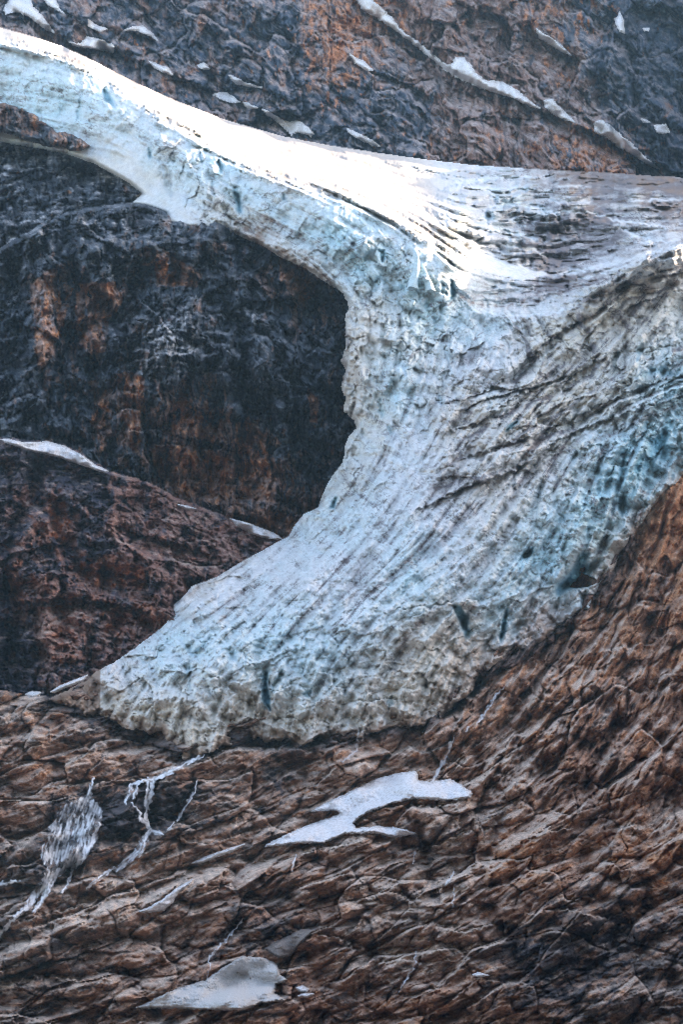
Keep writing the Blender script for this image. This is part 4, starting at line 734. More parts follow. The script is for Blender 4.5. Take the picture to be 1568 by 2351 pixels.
hole([(1420, 1140), (1434, 1130), (1440, 1160), (1430, 1190), (1420, 1175)], 18, .5); hole([(1452, 1080), (1470, 1040), (1480, 1050), (1466, 1100)], 14, .8); hole([(1500, 1010), (1530, 985), (1540, 1000), (1515, 1040), (1505, 1060)], 14, .8); hole([(1432, 1040), (1442, 1030), (1430, 1090), (1420, 1095)], 10, .7)
hole([(1036, 640), (1046, 655), (1044, 684), (1034, 676)], 12, .9); hole([(868, 572), (884, 574), (882, 596), (874, 592)], 9, .5); hole([(756, 1166), (768, 1142), (776, 1140), (768, 1170)], 12, .8); hole([(230, 200), (244, 205), (262, 232), (262, 248), (244, 234)], 9, .7, 6); hole([(541, 432), (550, 450), (556, 492), (546, 485)], 9, .9); hole([(497, 362), (508, 372), (512, 402), (504, 395)], 8, .8)
# dark crack network lines
for pts, w, a in [([(1330, 770), (1260, 800), (1190, 850)], 2.5, 4), ([(1150, 960), (1230, 900), (1290, 880)], 2.5, 4), ([(1180, 1060), (1240, 1040), (1300, 990)], 2.5, 3), ([(1568, 790), (1500, 800), (1400, 810), (1340, 830)], 3, 5), ([(1280, 1170), (1340, 1175), (1400, 1185)], 2, 3), ([(1330, 1080), (1300, 1130), (1310, 1180)], 2.5, 3),
                  ([(1080, 1215), (1180, 1240), (1290, 1235)], 1.8, 2), ([(900, 1400), (1000, 1390), (1050, 1380)], 2.5, 4), ([(750, 1180), (740, 1220), (690, 1260)], 2, 2), ([(620, 1370), (700, 1400), (780, 1390)], 2, 2), ([(430, 1400), (520, 1440), (640, 1440)], 2, 2)]:
    g.stroke(d, pts, w, a, 'crack', 6)
dsm = blur(d, 9, 2); d = d * (1 - .9 * snowp) + dsm * .9 * snowp
DGr = D + d
front = sstep(1560, 1640, Y + .3 * (800 - X)) * (X > 200)
Dg = edge_curl(DGr - 3 * front, s, 8, 6)
# ---- what covers the ice
cov = rbf([(0, 150, .35, .0, .02, 0), (100, 170, .45, 0, .03, 0), (150, 230, .55, 0, .02, 0), (60, 230, .5, 0, .02, 0), (250, 260, .4, .15, .03, 0), (230, 320, .2, .3, .03, 0), (350, 320, .35, .25, .15, 0), (300, 400, .0, 0, 0, 0), (400, 500, 0, 0, 0, 0), (420, 380, .35, .25, .1, 0), (490, 390, .45, .1, .05, 0), (520, 500, .2, .7, .2, .1),
           (500, 470, .25, .5, .2, 0), (580, 440, .5, .1, .2, 0), (640, 500, .4, .2, .15, 0), (700, 470, .4, .35, .15, 0), (760, 540, .7, 0, .05, 0), (690, 560, .35, .15, .2, 0), (700, 605, .1, .5, .3, .5), (600, 553, .1, .5, .2, .6), (840, 520, .5, .1, .2, 0), (880, 580, .45, .2, .3, 0), (820, 620, .6, 0, .05, 0), (950, 640, .7, .1, .05, 0),
           (1000, 620, .3, .4, .3, 0), (900, 700, .3, .4, .05, 0), (850, 720, .1, .6, .1, 0), (1000, 720, .6, .1, .05, 0), (960, 790, .35, .3, .1, 0), (810, 850, .0, .9, .1, .2), (880, 850, .4, .2, .1, 0), (980, 850, .2, .3, .3, 0), (920, 920, .5, .1, .15, 0), (870, 980, .2, .5, .1, 0), (1020, 940, .1, .4, .65, .2), (940, 1000, .1, .1, .05, 0),
           (900, 1080, .15, .05, .3, 0), (960, 1060, .1, .05, .1, 0), (830, 1080, .2, .3, .4, 0), (760, 1130, .4, .5, .1, 0), (1050, 1000, 0, .5, .4, .1), (1080, 950, 0, .8, .2, .2), (1000, 1100, 0, .3, .5, .1), (1100, 1060, 0, .5, .5, .1), (1130, 920, .3, .3, .2, 0), (1100, 860, 0, .1, .6, 0), (1200, 940, 0, .8, .2, .1), (1200, 1020, .0, .6, .5, .1), (1280, 920, 0, 1, .1, 0),
           (1120, 760, .35, 0, .35, 0), (1060, 740, .3, .1, .25, 0), (1150, 820, .1, .1, .7, 0), (1200, 790, 0, .6, .35, 0), (1260, 760, 0, .9, .1, 0), (1220, 850, 0, .6, .45, 0), (1350, 720, 0, .95, .1, 0), (1430, 660, 0, .8, .2, 0), (1540, 620, .0, .4, .35, 0), (1500, 720, 0, .8, .15, 0), (1400, 800, 0, .6, .4, 0), (1500, 820, .35, .3, .4, 0), (1560, 740, .2, .5, .1, 0),
           (1340, 880, .1, .8, .1, 0), (1440, 880, .3, .6, .1, 0), (1540, 900, .7, .1, .05, 0), (1400, 940, .1, .5, .4, 0), (1500, 960, .5, .1, .1, 0), (1380, 1010, .5, .2, .15, 0), (1480, 1030, .8, 0, .05, 0), (1540, 1040, .75, .1, .1, .1), (1400, 1100, .7, .1, .1, 0), (1330, 1080, .4, .4, .2, 0), (1450, 1130, .8, .1, .15, 0), (1520, 1110, .4, .2, .4, .3), (1460, 1200, .4, .4, .3, .3),
           (1350, 1180, .75, .1, .1, 0), (1280, 1120, .3, .4, .25, 0), (1200, 1150, .15, .5, .2, 0), (1290, 1230, .65, .15, .05, 0), (1230, 1280, .8, .05, .05, 0), (1380, 1270, .6, .5, .1, 0), (1400, 1310, .1, .6, .3, .7), (1330, 1390, .4, 0, .4, .1), (1240, 1340, .5, .05, .15, 0), (1180, 1360, .45, .15, .1, .1), (1150, 1430, .6, .1, .2, 0), (1230, 1420, .1, .2, .8, .5), (1290, 1400, .1, .2, .6, .3),
           (1220, 1470, 0, .2, .7, .6), (1120, 1480, .1, .5, .5, .4), (1090, 1520, 0, .9, .2, .6), (1060, 1400, .3, .5, .3, .3), (1020, 1440, .3, .6, .1, .5), (1000, 1500, .1, .9, .05, .35), (930, 1500, .1, .7, .1, .6), (1050, 1560, 0, .8, .2, .8), (960, 1580, .05, 1, .1, .3), (1000, 1630, 0, .5, .3, 1), (880, 1600, .1, .8, .25, .5), (870, 1440, .25, .2, .1, .05),
           (1100, 1300, .15, .3, .1, .05), (1050, 1180, .05, .2, .45, .05), (1120, 1200, .1, .5, .2, 0), (980, 1180, .1, .0, .4, 0), (900, 1180, .15, .0, .35, 0), (960, 1260, .4, .05, .15, 0), (1030, 1320, .2, .05, .2, 0), (940, 1340, .55, .05, .08, 0), (850, 1300, .15, .0, .4, 0), (800, 1220, .35, .0, .2, 0), (760, 1290, .15, 0, .35, 0), (700, 1250, .2, .0, .2, 0), (640, 1290, .1, .1, .3, .05), (700, 1370, .15, 0, .55, .05),
           (850, 1390, .2, 0, .35, 0), (600, 1370, .25, 0, .3, 0), (520, 1400, .15, .05, .25, 0), (460, 1360, .0, .4, .3, .3), (420, 1450, .4, .0, .05, 0), (500, 1480, .45, .05, .15, .05), (360, 1520, .4, .05, .05, 0), (600, 1480, .5, .05, .15, 0), (700, 1480, .5, 0, .2, 0), (780, 1540, .45, .2, .25, .05), (420, 1580, .2, .5, .03, 0), (500, 1560, .35, .3, .1, .05),
           (340, 1600, .1, .5, .05, .1), (280, 1560, .1, .3, .2, .4), (220, 1580, 0, .5, .3, .9), (260, 1630, 0, .9, .2, .6), (150, 1610, 0, .4, .4, 1), (560, 1620, 0, 1, .1, .3), (640, 1600, .4, .4, .1, .1), (420, 1660, .1, .7, .1, .2), (500, 1660, .2, .6, .2, .4), (560, 1680, 0, .6, .4, .8), (450, 1710, 0, .9, .3, .4), (620, 1680, 0, .7, .3, .7), (700, 1680, 0, .6, .4, .6), (700, 1630, .3, .5, .2, .3), (780, 1620, .2, .6, .3, .3), (800, 1680, .1, .4, .5, .5), (870, 1670, 0, .4, .4, .7),
           (1100, 420, .1, 0, .15, 0), (1200, 410, .15, 0, .3, 0), (1300, 408, 0, .2, .85, .5), (1450, 425, 0, .2, .85, .4), (1560, 430, 0, .2, .8, .4), (1300, 450, .1, .3, .3, .1), (1450, 455, .1, .5, .3, .2), (1200, 450, .3, 0, .4, 0), (1130, 480, .2, 0, .2, 0), (1250, 500, .15, .1, .55, 0), (1350, 500, 0, .2, .7, .1), (1500, 480, 0, .3, .6, .2), (1560, 500, 0, .1, .5, .2), (1200, 560, .2, .1, .6, .0),
           (1300, 560, 0, .2, .65, .05), (1400, 540, 0, .2, .65, .05), (1500, 540, .1, .1, .4, .1), (1350, 600, .1, .1, .5, .1), (1250, 610, .0, .1, .7, .1), (1170, 622, 0, 0, 0, 0), (1100, 590, 0, 0, 0, 0), (1130, 660, .25, 0, .45, .0), (1250, 660, .05, .1, .8, .3), (1180, 690, .1, .1, .6, .1), (1330, 660, .15, 0, .6, .0), (1420, 600, .1, 0, .4, .1), (1070, 680, .35, .0, .45, 0), (1240, 705, .25, 0, .3, 0),
           (300, 210, 0, 0, .0, 0), (100, 105, 0, 0, .1, .1), (600, 350, 0, 0, 0, 0), (800, 400, 0, 0, 0, 0), (900, 400, 0, 0, .02, .02), (950, 500, 0, 0, .03, .03), (640, 412, 0, .1, .3, .35), (420, 265, 0, 0, .02, .05)], X, Y, 0)
cb, cc, cg, cs = [blur(z, 3) for z in cov]
tz = sstep(1460, 1560, Y) * sstep(1150, 1000, X) * (X > 230); cs = cs * (1 - .6 * tz); cg = cg * (1 - .7 * tz); cb = cb * (1 - .2 * tz)
cs = cs + .45 * sstep(26, 4, s0) * sstep(1600, 1660, Y + .12 * (900 - X)) * (X > 240) * (X < 1120); cc = cc + .2 * sstep(110, 20, s0) * sstep(1540, 1620, Y); cg = cg * (1 - .6 * sstep(1540, 1600, Y))
inb = sstep(400, 425, Y) * sstep(1060, 1120, X + .4 * (Y - 520)) * sstep(715, 695, Y + .0 * X) * sstep(740, 700, Y + .45 * (X - 1300))
cg = cg + .17 * inb; cb = cb * 1.15
cc = cc + .38 * sstep(.4, .8, zs) * sstep(420, 390, Y - .35 * X) * sstep(640, 600, Y)  # sunlit snow toned down with cream
m1 = fbm(wx / 40, wy / 40, 5, 701, .6); m2 = fbm(wx / 26, wy / 26, 5, 711, .6); m3 = fbm(wx / 32, wy / 32, 5, 721, .65)
snowy = sstep(.35, .8, zs)
blue = np.clip(cb * 1.0 + .35 * m1 + .05 * e2 * cb, 0, 1) * sstep(-.05, .25, cb + .25 * m1) * .9
cream = np.clip(cc + .5 * m2 + .06 * e2, 0, 1) * sstep(0, .35, cc + .25 * m2) * .8
cream0 = 0; cg = cg * (1 - .45 * sstep(1380, 1500, Y + .15 * X) * (Y > 1300)); cs = cs * (1 - .3 * sstep(60, 90, s0) * (Y > 1400)); m4 = fbm(gt / 120, gs / 34, 5, 731, .62); m5 = fbm(gt / 40, gs / 9, 5, 741, .62)
thin = np.maximum(sstep(.035, .0, np.abs(fbm(gt / 90, gs / 34, 4, 751, .55))), sstep(.03, 0, np.abs(fbm(gt / 34, gs / 30, 4, 761, .55)))) * sstep(-.1, .25, fbm(X / 60, Y / 60, 3, 771))
cg = cg * (1 - .3 * fold); grit = .26 * np.clip(cg, 0, 1) + .85 * sstep(.45, 1.25, cg * 1.15 + .3 * m3 + .35 * m4 + .45 * m5 * (.4 + zt) + zt * (.07 * e2 + .07 * e1) + (1 - zt) * .08 * c2 + .3 * crk + .25 * crkb)
thin2 = sstep(.05, .0, F2 - F1) * sstep(-.1, .3, m1) + .8 * sstep(.07, 0, F2b - F1b) * sstep(.0, .3, m2)
cF = worley(gt / 46 + .25 * m1, gs / 17 + .25 * m2, 781); thin3 = sstep(.05, 0, cF[1] - cF[0]) * sstep(-.15, .25, m3)
thin = thin * (1 - .4 * low); thin3 = thin3 * (1 - .5 * low)
grit = np.clip(grit + (.75 * thin + .6 * thin2 * (.3 + zc0) + .6 * thin3 * (.4 + .6 * zt)) * body, 0, 1)
grit = np.clip(grit + fold * (.75 * sstep(.7, .95, fa_) * sstep(-.3, .2, m3 + .1) + .35 * sstep(.75, .95, fb_) * sstep(-.1, .3, m1)), 0, 1)
lines = .5 * sstep(.2, 1.8, e3 + .5 * e2) * zt + sstep(1.0, 2.4, e2 * .8 + .6 * e1 + .3 * c2) * (.35 + .6 * zt) + sstep(1.6, 2.8, c2 + .4 * e1) * .45 * (zc + .2)
grit = np.clip(grit + lines * body * sstep(-.25, .2, cg + .6 * m3) * .95 + body * sstep(.06, .0, F2b - F1b) * (.4 * zc) * sstep(0, .3, m1 + .1) , 0, 1) * (1 - .85 * snowy * sstep(.25, .1, cg))
snow_lit = np.clip(bandm, 0, 1) * sstep(-.5, .0, fbm(X / 18, Y / 8, 3, 673)) + snowp
snow_lit = np.clip(snow_lit, 0, 1) + 0 * zb * np.maximum(sstep(.55, .7, tr1), .7 * sstep(.6, .8, tr2) * sstep(0, .3, fbm(X / 50, Y / 20, 3, 668))) * sstep(.95, .5, cg)
grit = np.clip(grit + zb * .3 * sstep(-.3, .3, fbm(X / 50, Y / 14, 5, 669)), 0, 1) * (1 - .92 * snow_lit); blue = blue * (1 - snowp); cream = cream * (1 - snow_lit)
cream = np.maximum(cream, .45 * snowy * (Y < np.interp(X, [p[0] for p in BR], [p[1] for p in BR]) + 6) * sstep(1050, 980, X) * sstep(300, 430, X + Y) * (.8 + .5 * m1))  # cream over the sunlit snow keeps the sun from clipping it
silt_dim = .2 * np.clip(cs, 0, 1) + .85 * sstep(.15, .8, cs + .45 * m2 + .3 * m5 + .08 * e2) * .85
snow_dirt = snowy * (.22 * nearE + .25 * farE) * sstep(.6, 2.2, f1 + .5 * f2)
silt_dim = np.clip(silt_dim * (1 - snowy * .7) + snow_dirt + .42 * snowy * sstep(1.0, .2, zr) * (1 - snowp) * sstep(1050, 980, X) * (Y < np.interp(X, [p[0] for p in BR], [p[1] for p in BR]) + 6), 0, 1); grit = np.clip(grit + .35 * snow_dirt, 0, 1)  # even brown lowers the snow's brightness where the sun falls
crev = np.clip(blur(crev, 1, 1) * .9, 0, .85) + .25 * crk * sstep(.1, .5, cb)
upper_rim = s0 > 2
root = bpy.data.objects.new('glacier', None); COL.objects.link(root); root.location = (60, 1180, 150)
tag(root, 'blue and white hanging glacier spilling down the rock step in a dirty streaked tongue', 'glacier')
bpy.context.view_layer.update()
gl = mesh_from('glacier_ice', to_world(X, Y, Dg) - np.array([60, 1180, 150]), s > -4.5, M_ICE, {'cover': (blue, cream, grit), 'wear_shade': (silt_dim, crev)}, root)
# free-standing ice horn on the lip
def horn(pts, px, py, dep, name):
    n = 18; rings = []
    for (x, y, r) in pts:
        c = to_world(np.array(float(x)), np.array(float(y)), np.array(dep + 0.0)); sc = dep / F
        rings.append([c + np.array([math.cos(a) * r * sc * (1 + .25 * math.sin(3 * a + y)), -math.sin(a) * r * sc * .9, 1.2 * math.sin(2 * a + y * .3) * sc]) for a in np.linspace(0, 2 * math.pi, n, endpoint=False)])
    V = [v - np.array([60, 1180, 150]) for r_ in rings for v in r_]
    Fc = [(i * n + j, i * n + (j + 1) % n, (i + 1) * n + (j + 1) % n, (i + 1) * n + j) for i in range(len(pts) - 1) for j in range(n)] + [tuple(range((len(pts) - 1) * n, len(pts) * n))]
    me = bpy.data.meshes.new(name); me.from_pydata([tuple(map(float, v)) for v in V], [], Fc)
    at = me.attributes.new('cover', 'FLOAT_COLOR', 'POINT'); at.data.foreach_set('color', np.tile([.55, 0, 0, 1], len(V)).astype(np.float32))
    at = me.attributes.new('wear_shade', 'FLOAT_COLOR', 'POINT'); at.data.foreach_set('color', np.tile([0, 0, 0, 1], len(V)).astype(np.float32))
    for p_ in me.polygons: p_.use_smooth = True
    me.materials.append(M_ICE); o = bpy.data.objects.new(name, me); COL.objects.link(o); o.parent = root; return o
dl = float(g.sample(DGr, np.array([955.]), np.array([640.]))[0]) - 4
horn([(946, 662, 13), (950, 645, 11), (955, 625, 8), (957, 605, 6.5), (956, 590, 6), (953, 578, 4.5), (951, 571, 2)], 0, 0, dl, 'ice_horn')
horn([(988, 668, 11), (984, 650, 9), (978, 632, 6.5), (973, 618, 4.5), (970, 606, 2)], 0, 0, dl + 3, 'ice_horn')
GG = g
print('glacier', time.time() - T0)

# ================================================================== 6. snow patches
def minfilt(a, n):
    for ax in (0, 1):
        r = a.copy()
        for k in range(1, n + 1):
            r = np.minimum(r, np.roll(a, k, ax)); r = np.minimum(r, np.roll(a, -k, ax))
        a = r
    return a
HOST = {}
def host(key, G, Dm, n):
    HOST[key] = (G, blur(minfilt(Dm, n), n - 1, 2))
host('wall', WG, DW, 2); host('slope', GF, DF, 3); host('bluff', GC, DC, 2)
def patch(name, poly, hk, label, mat, thick, group, cat='snow patch', seed=0, amp=3.0):
    G, Dm = HOST[hk]; a = np.array(poly, float); st = 1.5
    g = Grid(a[:, 0].min() - 8, a[:, 1].min() - 8, a[:, 0].max() + 8, a[:, 1].max() + 8, st)
    s = sdf(poly, g.X, g.Y) + amp * 1.3 * fbm(g.X / 14, g.Y / 9, 5, 800 + seed, .7) + .5
    s = np.minimum(s, 2 + 26 * (.62 - fbm(g.X / 11, g.Y / 6, 3, 860 + seed))) if amp > 3 else s
    Dh = G.sample(Dm, g.X, g.Y)
    D = Dh + 1.0 - (thick + 2.2) * sstep(-3, 4, s) - .5 * fbm(g.X / 9, g.Y / 9, 3, 830)
    D = D + (.6 if mat is M_GRIT else .3) * gnoise(g.X / 3.2, g.Y / 3.2, 833) + .8 * gnoise(g.X / 16, g.Y / 7, 834)
    P = to_world(g.X, g.Y, D); c = P[s > -2].mean(0)
    rim = sstep(7, -1, s); o = mesh_from(name, P - c, s > -2, mat, {'cover': (rim, rim, rim)}, smooth=True); o.location = c
    tag(o, label, cat, group)
    return o
WP = [([(6, 24), (20, 0), (30, -40), (58, -30), (75, 15), (95, 35), (112, 60), (124, 76), (98, 64), (74, 42), (40, 26), (12, 32)], 'long snow patch in the top left corner of the mountain wall'),
      ([(92, -8), (122, -8), (137, 22), (146, 30), (130, 22), (110, 10)], 'small steep snow patch just right of the corner one at the top left'),
      ([(158, 96), (185, 101), (198, 84), (225, 90), (262, 106), (260, 120), (230, 113), (195, 110), (175, 106)], 'flat snow patch on the ledge just above the left ice crest'),
      ([(202, 44), (214, 56), (245, 66), (228, 72), (203, 60)], 'faint small snow patch above the flat ledge patch at left'),
      ([(285, 70), (305, 61), (326, 60), (345, 73), (361, 92), (340, 80), (315, 69)], 'arched snow patch capping a dark rock nose at upper left'),
      ([(342, 140), (365, 150), (385, 156), (396, 173), (375, 165), (352, 154)], 'slanting snow patch just below the arched one'),
      ([(454, 150), (468, 144), (480, 158), (462, 158)], 'tiny snow spot on a brown knob above the sunlit glacier'),
      ([(524, 172), (545, 180), (562, 190), (600, 201), (570, 198), (540, 192)], 'narrow snow shelf left of centre on the mountain wall'),
      ([(489, 217), (505, 212), (520, 214), (534, 222), (550, 235), (530, 235), (510, 228)], 'double humped snow patch on a pale ledge close above the glacier'),
      ([(558, 235), (572, 238), (590, 247), (575, 250), (562, 243)], 'short snow patch right of the double humped one'),
      ([(602, 250), (640, 271), (664, 282), (682, 276), (700, 288), (720, 307), (714, 313), (682, 302), (668, 308), (642, 284), (612, 262)], 'long broken snow strip reaching down to the glacier crest'),
      ([(797, 296), (822, 306), (850, 320), (872, 336), (858, 335), (820, 316), (800, 303)], 'thin slanting snow streak just above the middle of the glacier crest'),
      ([(812, -12), (842, -12), (900, 42), (925, 72), (960, 97), (1000, 130), (1034, 155), (1046, 133), (1066, 134), (1082, 150), (1092, 168), (1112, 185), (1150, 188), (1172, 198), (1188, 208), (1215, 230), (1240, 250), (1218, 243), (1180, 224), (1140, 212), (1100, 200), (1060, 182), (1030, 166), (992, 134), (940, 92), (890, 56), (855, 34), (830, 18)], 'very long diagonal snow couloir crossing the mountain wall'),
      ([(1250, 231), (1266, 227), (1282, 243), (1300, 260), (1320, 280), (1300, 275), (1272, 262), (1254, 246)], 'wedge of snow below the end of the long couloir'),
      ([(1364, 284), (1378, 274), (1400, 288), (1428, 312), (1448, 328), (1480, 358), (1516, 389), (1482, 372), (1450, 352), (1420, 336), (1392, 312), (1368, 304)], 'large tapering snow wedge running down to the right end of the crest'),
      ([(1233, 66), (1248, 78), (1262, 84), (1280, 96), (1312, 126), (1290, 118), (1266, 102), (1240, 88)], 'slanting snow sliver high on the right side of the wall'),
      ([(1412, 44), (1420, 38), (1424, 28), (1432, 46), (1434, 74), (1424, 72), (1418, 58)], 'small upright snow patch in the dark gully at top right'),
      ([(1478, 66), (1492, 64), (1490, 70), (1480, 70)], 'tiny snow fleck near the top right corner'),
      ([(1504, 288), (1530, 286), (1538, 304), (1522, 306), (1510, 304)], 'small square snow patch at the right edge of the wall'),
      ([(803, 124), (818, 134), (834, 140), (856, 161), (842, 161), (815, 144)], 'leaf shaped snow patch under the upper half of the long couloir'),
      ([(1474, 273), (1484, 275), (1493, 281), (1478, 279)], 'thin snow fleck left of the small square patch')]
for i, (poly, lab) in enumerate(WP):
    patch('snow_patch', poly, 'wall', lab, M_SNOW, 3, 'snow patches on the mountain wall', seed=i, amp=4.5 if i in (0, 2, 10, 12, 14) else 2.4)
patch('snow_patch', [(0, 1010), (18, 1009), (50, 1016), (110, 1015), (150, 1026), (190, 1048), (215, 1066), (247, 1082), (240, 1085), (190, 1068), (130, 1048), (60, 1032), (20, 1018)], 'bluff', 'long thin snow bank along the top of the left bluff', M_SNOW, 5, 'snow banks at the foot of the dark cliff', amp=1.5)
patch('snow_patch', [(528, 1191), (560, 1199), (600, 1213), (630, 1225), (650, 1240), (600, 1232), (570, 1222), (545, 1207)], 'bluff', 'narrow snow bank between the cliff foot and the glacier edge', M_SNOW, 5, 'snow banks at the foot of the dark cliff', seed=3, amp=1.5)
patch('snow_patch', [(408, 1159), (430, 1162), (448, 1168), (425, 1167)], 'bluff', 'short snow dash at the foot of the dark cliff', M_SNOW, 4, 'snow banks at the foot of the dark cliff', seed=5, amp=1)
FP = [([(608, 1943), (640, 1925), (700, 1898), (784, 1868), (772, 1860), (716, 1862), (745, 1846), (784, 1828), (828, 1806), (869, 1787), (920, 1775), (954, 1770), (960, 1792), (984, 1797), (1034, 1789), (1060, 1802), (1084, 1822), (1079, 1830), (1024, 1837), (954, 1832), (904, 1842), (860, 1858), (829, 1872), (811, 1890), (816, 1902), (874, 1898), (930, 1904), (955, 1914), (909, 1922), (850, 1910), (790, 1914), (745, 1934), (680, 1936)],
       'large forked snow bank in the middle of the rock slabs below the glacier', M_SNOW, 4.0, 'snow bank'),
      ([(318, 2093), (345, 2082), (375, 2064), (405, 2040), (440, 2020), (432, 2032), (410, 2046), (396, 2070), (376, 2089), (345, 2094)], 'small pointed snow strip right of the waterfalls', M_SNOW, 3, 'snow bank'),
      ([(440, 1982), (470, 1968), (500, 1957), (560, 1938), (535, 1954), (500, 1966), (465, 1980)], 'thin snow streak in the rock slabs between the pointed strip and the big bank', M_SNOW, 2.5, 'snow bank'),
      ([(312, 2314), (360, 2292), (400, 2272), (470, 2252), (510, 2224), (556, 2196), (602, 2200), (632, 2212), (642, 2238), (657, 2250), (634, 2260), (628, 2280), (652, 2296), (600, 2302), (560, 2318), (480, 2318), (400, 2314)], 'large grey gravel strewn snow bank at the bottom', M_GRIT, 4, 'snow bank'),
      ([(680, 2268), (694, 2263), (708, 2270), (704, 2277), (688, 2277)], 'small snow lump right of the gravel strewn bank', M_SNOW, 3, 'snow bank'),
      ([(684, 2286), (700, 2280), (720, 2282), (706, 2290)], 'flat snow sliver just below the small snow lump', M_SNOW, 2.5, 'snow bank'),
      ([(1086, 2238), (1098, 2233), (1110, 2236), (1122, 2240), (1096, 2242)], 'lone snow fleck on the dark slabs at lower right', M_SNOW, 2.5, 'snow bank'),
      ([(116, 1588), (135, 1576), (175, 1560), (200, 1550), (190, 1563), (150, 1578), (124, 1590)], 'sloping snow strip beside the dirty left toe of the glacier', M_SNOW, 9, 'snow bank'),
      ([(58, 1594), (72, 1588), (93, 1590), (88, 1598), (66, 1600)], 'small snow pad on the rocks left of the glacier toe', M_SNOW, 4, 'snow bank')]
for i, (poly, lab, mt, th, cat) in enumerate(FP):
    patch('snow_bank', poly, 'slope', lab, mt, th + 2, 'snow banks on the rock slabs', cat, seed=20 + i, amp=3.5 if i in (0, 3) else 1.3)
o = patch('scree', [(608, 2178), (640, 2160), (688, 2136), (724, 2134), (702, 2152), (684, 2172), (664, 2197), (640, 2198)], 'slope', 'pale gravel fan above the bottom snow bank', M_SCREE, 2.5, None, 'scree', 41); o['kind'] = 'stuff'

# ================================================================== 7. waterfalls
def waterfall(strokes, label, seed, group='meltwater falls on the slabs', dens=1.0, polys=()):
    G, Dm = HOST['slope']; pts = np.array([p[:2] for st in strokes for p in st], float); stp = 1.1
    g = Grid(pts[:, 0].min() - 22, pts[:, 1].min() - 12, pts[:, 0].max() + 22, pts[:, 1].max() + 12, stp)
    X, Y = g.X, g.Y; cov = np.zeros_like(X); best = np.full(X.shape, 1e9, np.float32); ang = np.full(X.shape, R(100), np.float32)
    Xw = X + 4 * gnoise(X / 9, Y / 9, seed); Yw = Y + 4 * gnoise(X / 9 + 5, Y / 9, seed + 1)
    for st in strokes:
        for (x0, y0, w0), (x1, y1, w1) in zip(st[:-1], st[1:]):
            d_, _, t = seg_dist([(x0, y0), (x1, y1)], Xw, Yw)
            w = w0 + (w1 - w0) * t
            cov = np.maximum(cov, np.clip(1.15 - d_ / w, 0, 1)); m = d_ < best
            best = np.where(m, d_, best); ang = np.where(m, math.atan2(y1 - y0, x1 - x0), ang)
    for p in polys:
        q = sdf(p, Xw, Yw); cov = np.maximum(cov, .55 * sstep(-5, 5, q)); ang = np.where(q > 0, R(106) + .35 * fbm(X / 25, Y / 25, 2, seed + 9), ang).astype(np.float32)
    L = lic(g.rnd(seed, 2), ang, 5); L2 = lic(g.rnd(seed + 3, 4.5), ang, 7)
    al = sstep(.0, 1.15, .56 * np.minimum(cov, .45) / .45 + .6 * np.clip(cov - .5, 0, .5) + .13 * L + .17 * L2) * dens * sstep(0, .3, cov) * (1 - .65 * sstep(.12, .3, fbm(Xw / 16, Yw / 26, 3, seed + 7)) * (cov < .7))
    D = G.sample(Dm, X, Y) - .6 - .9 * cov + .15 * L
    P = to_world(X, Y, D); mask = cov > .02; c = P[mask].mean(0)
    o = mesh_from('waterfall', P - c, mask, M_WATER, {'cover': (al, al, al)}); o.location = c
    tag(o, label, 'waterfall', group)
waterfall([[(212, 1786, 4), (207, 1812, 5), (200, 1838, 8)], [(150, 1990, 9), (118, 2010, 12), (95, 2040, 11), (78, 2062, 9), (62, 2084, 8)], [(130, 2000, 8), (108, 2040, 8), (92, 2075, 7), (76, 2092, 6)], [(165, 2000, 5), (150, 2035, 5), (140, 2050, 4)], [(228, 1890, 5), (210, 1930, 7), (190, 1970, 7), (168, 1992, 7)], [(60, 2080, 6), (30, 2110, 6), (0, 2145, 7), (-30, 2170, 7)]],
          'largest waterfall fanning out over black rock at the left', 901,
          polys=[[(186, 1830), (206, 1832), (222, 1842), (236, 1860), (230, 1884), (222, 1900), (226, 1924), (206, 1950), (186, 1985), (170, 1992), (150, 1996), (128, 2012), (104, 2030), (84, 2062), (58, 2090), (62, 2066), (84, 2036), (100, 2010), (108, 1994), (98, 1984), (94, 1962), (100, 1940), (112, 1920), (110, 1902), (126, 1880), (138, 1856), (160, 1842)]])
waterfall([[(466, 1736, 3), (440, 1745, 6), (420, 1757, 7), (395, 1770, 7), (362, 1786, 6), (318, 1794, 4), (298, 1802, 4)], [(300, 1800, 5), (296, 1822, 7), (286, 1844, 5)], [(318, 1796, 4), (306, 1830, 5)], [(350, 1790, 6), (347, 1825, 7), (338, 1850, 5), (334, 1882, 6)], [(340, 1795, 4), (336, 1830, 5), (330, 1850, 4)],
           [(302, 1845, 3), (318, 1862, 4), (325, 1885, 6), (336, 1890, 8), (345, 1905, 7)], [(345, 1905, 8), (370, 1915, 7)], [(342, 1908, 6), (330, 1930, 9), (318, 1955, 10), (290, 1978, 9), (268, 1996, 7)], [(262, 1990, 4), (238, 2008, 5), (215, 2025, 5), (198, 2040, 4)]],
          'waterfall springing from the snout and splitting over two steps', 911)
waterfall([[(453, 1792, 2.5), (444, 1820, 4), (432, 1840, 4.5), (418, 1862, 4), (408, 1882, 3.5)], [(400, 1888, 3), (385, 1905, 3)]], 'thin slanting trickle right of the split waterfall', 921, dens=.75)
waterfall([[(1155, 1578, 2.5), (1138, 1598, 4), (1124, 1620, 4.5), (1108, 1645, 4), (1094, 1664, 3)], [(1076, 1668, 3), (1072, 1678, 3)]], 'faint trickle on the brown slope right of the snout', 931, dens=.6)
waterfall([[(1042, 1692, 2.5), (1034, 1712, 4), (1026, 1735, 5), (1010, 1765, 5), (994, 1794, 4)]], 'narrow waterfall dropping onto the top of the large snow bank', 941, dens=.65)
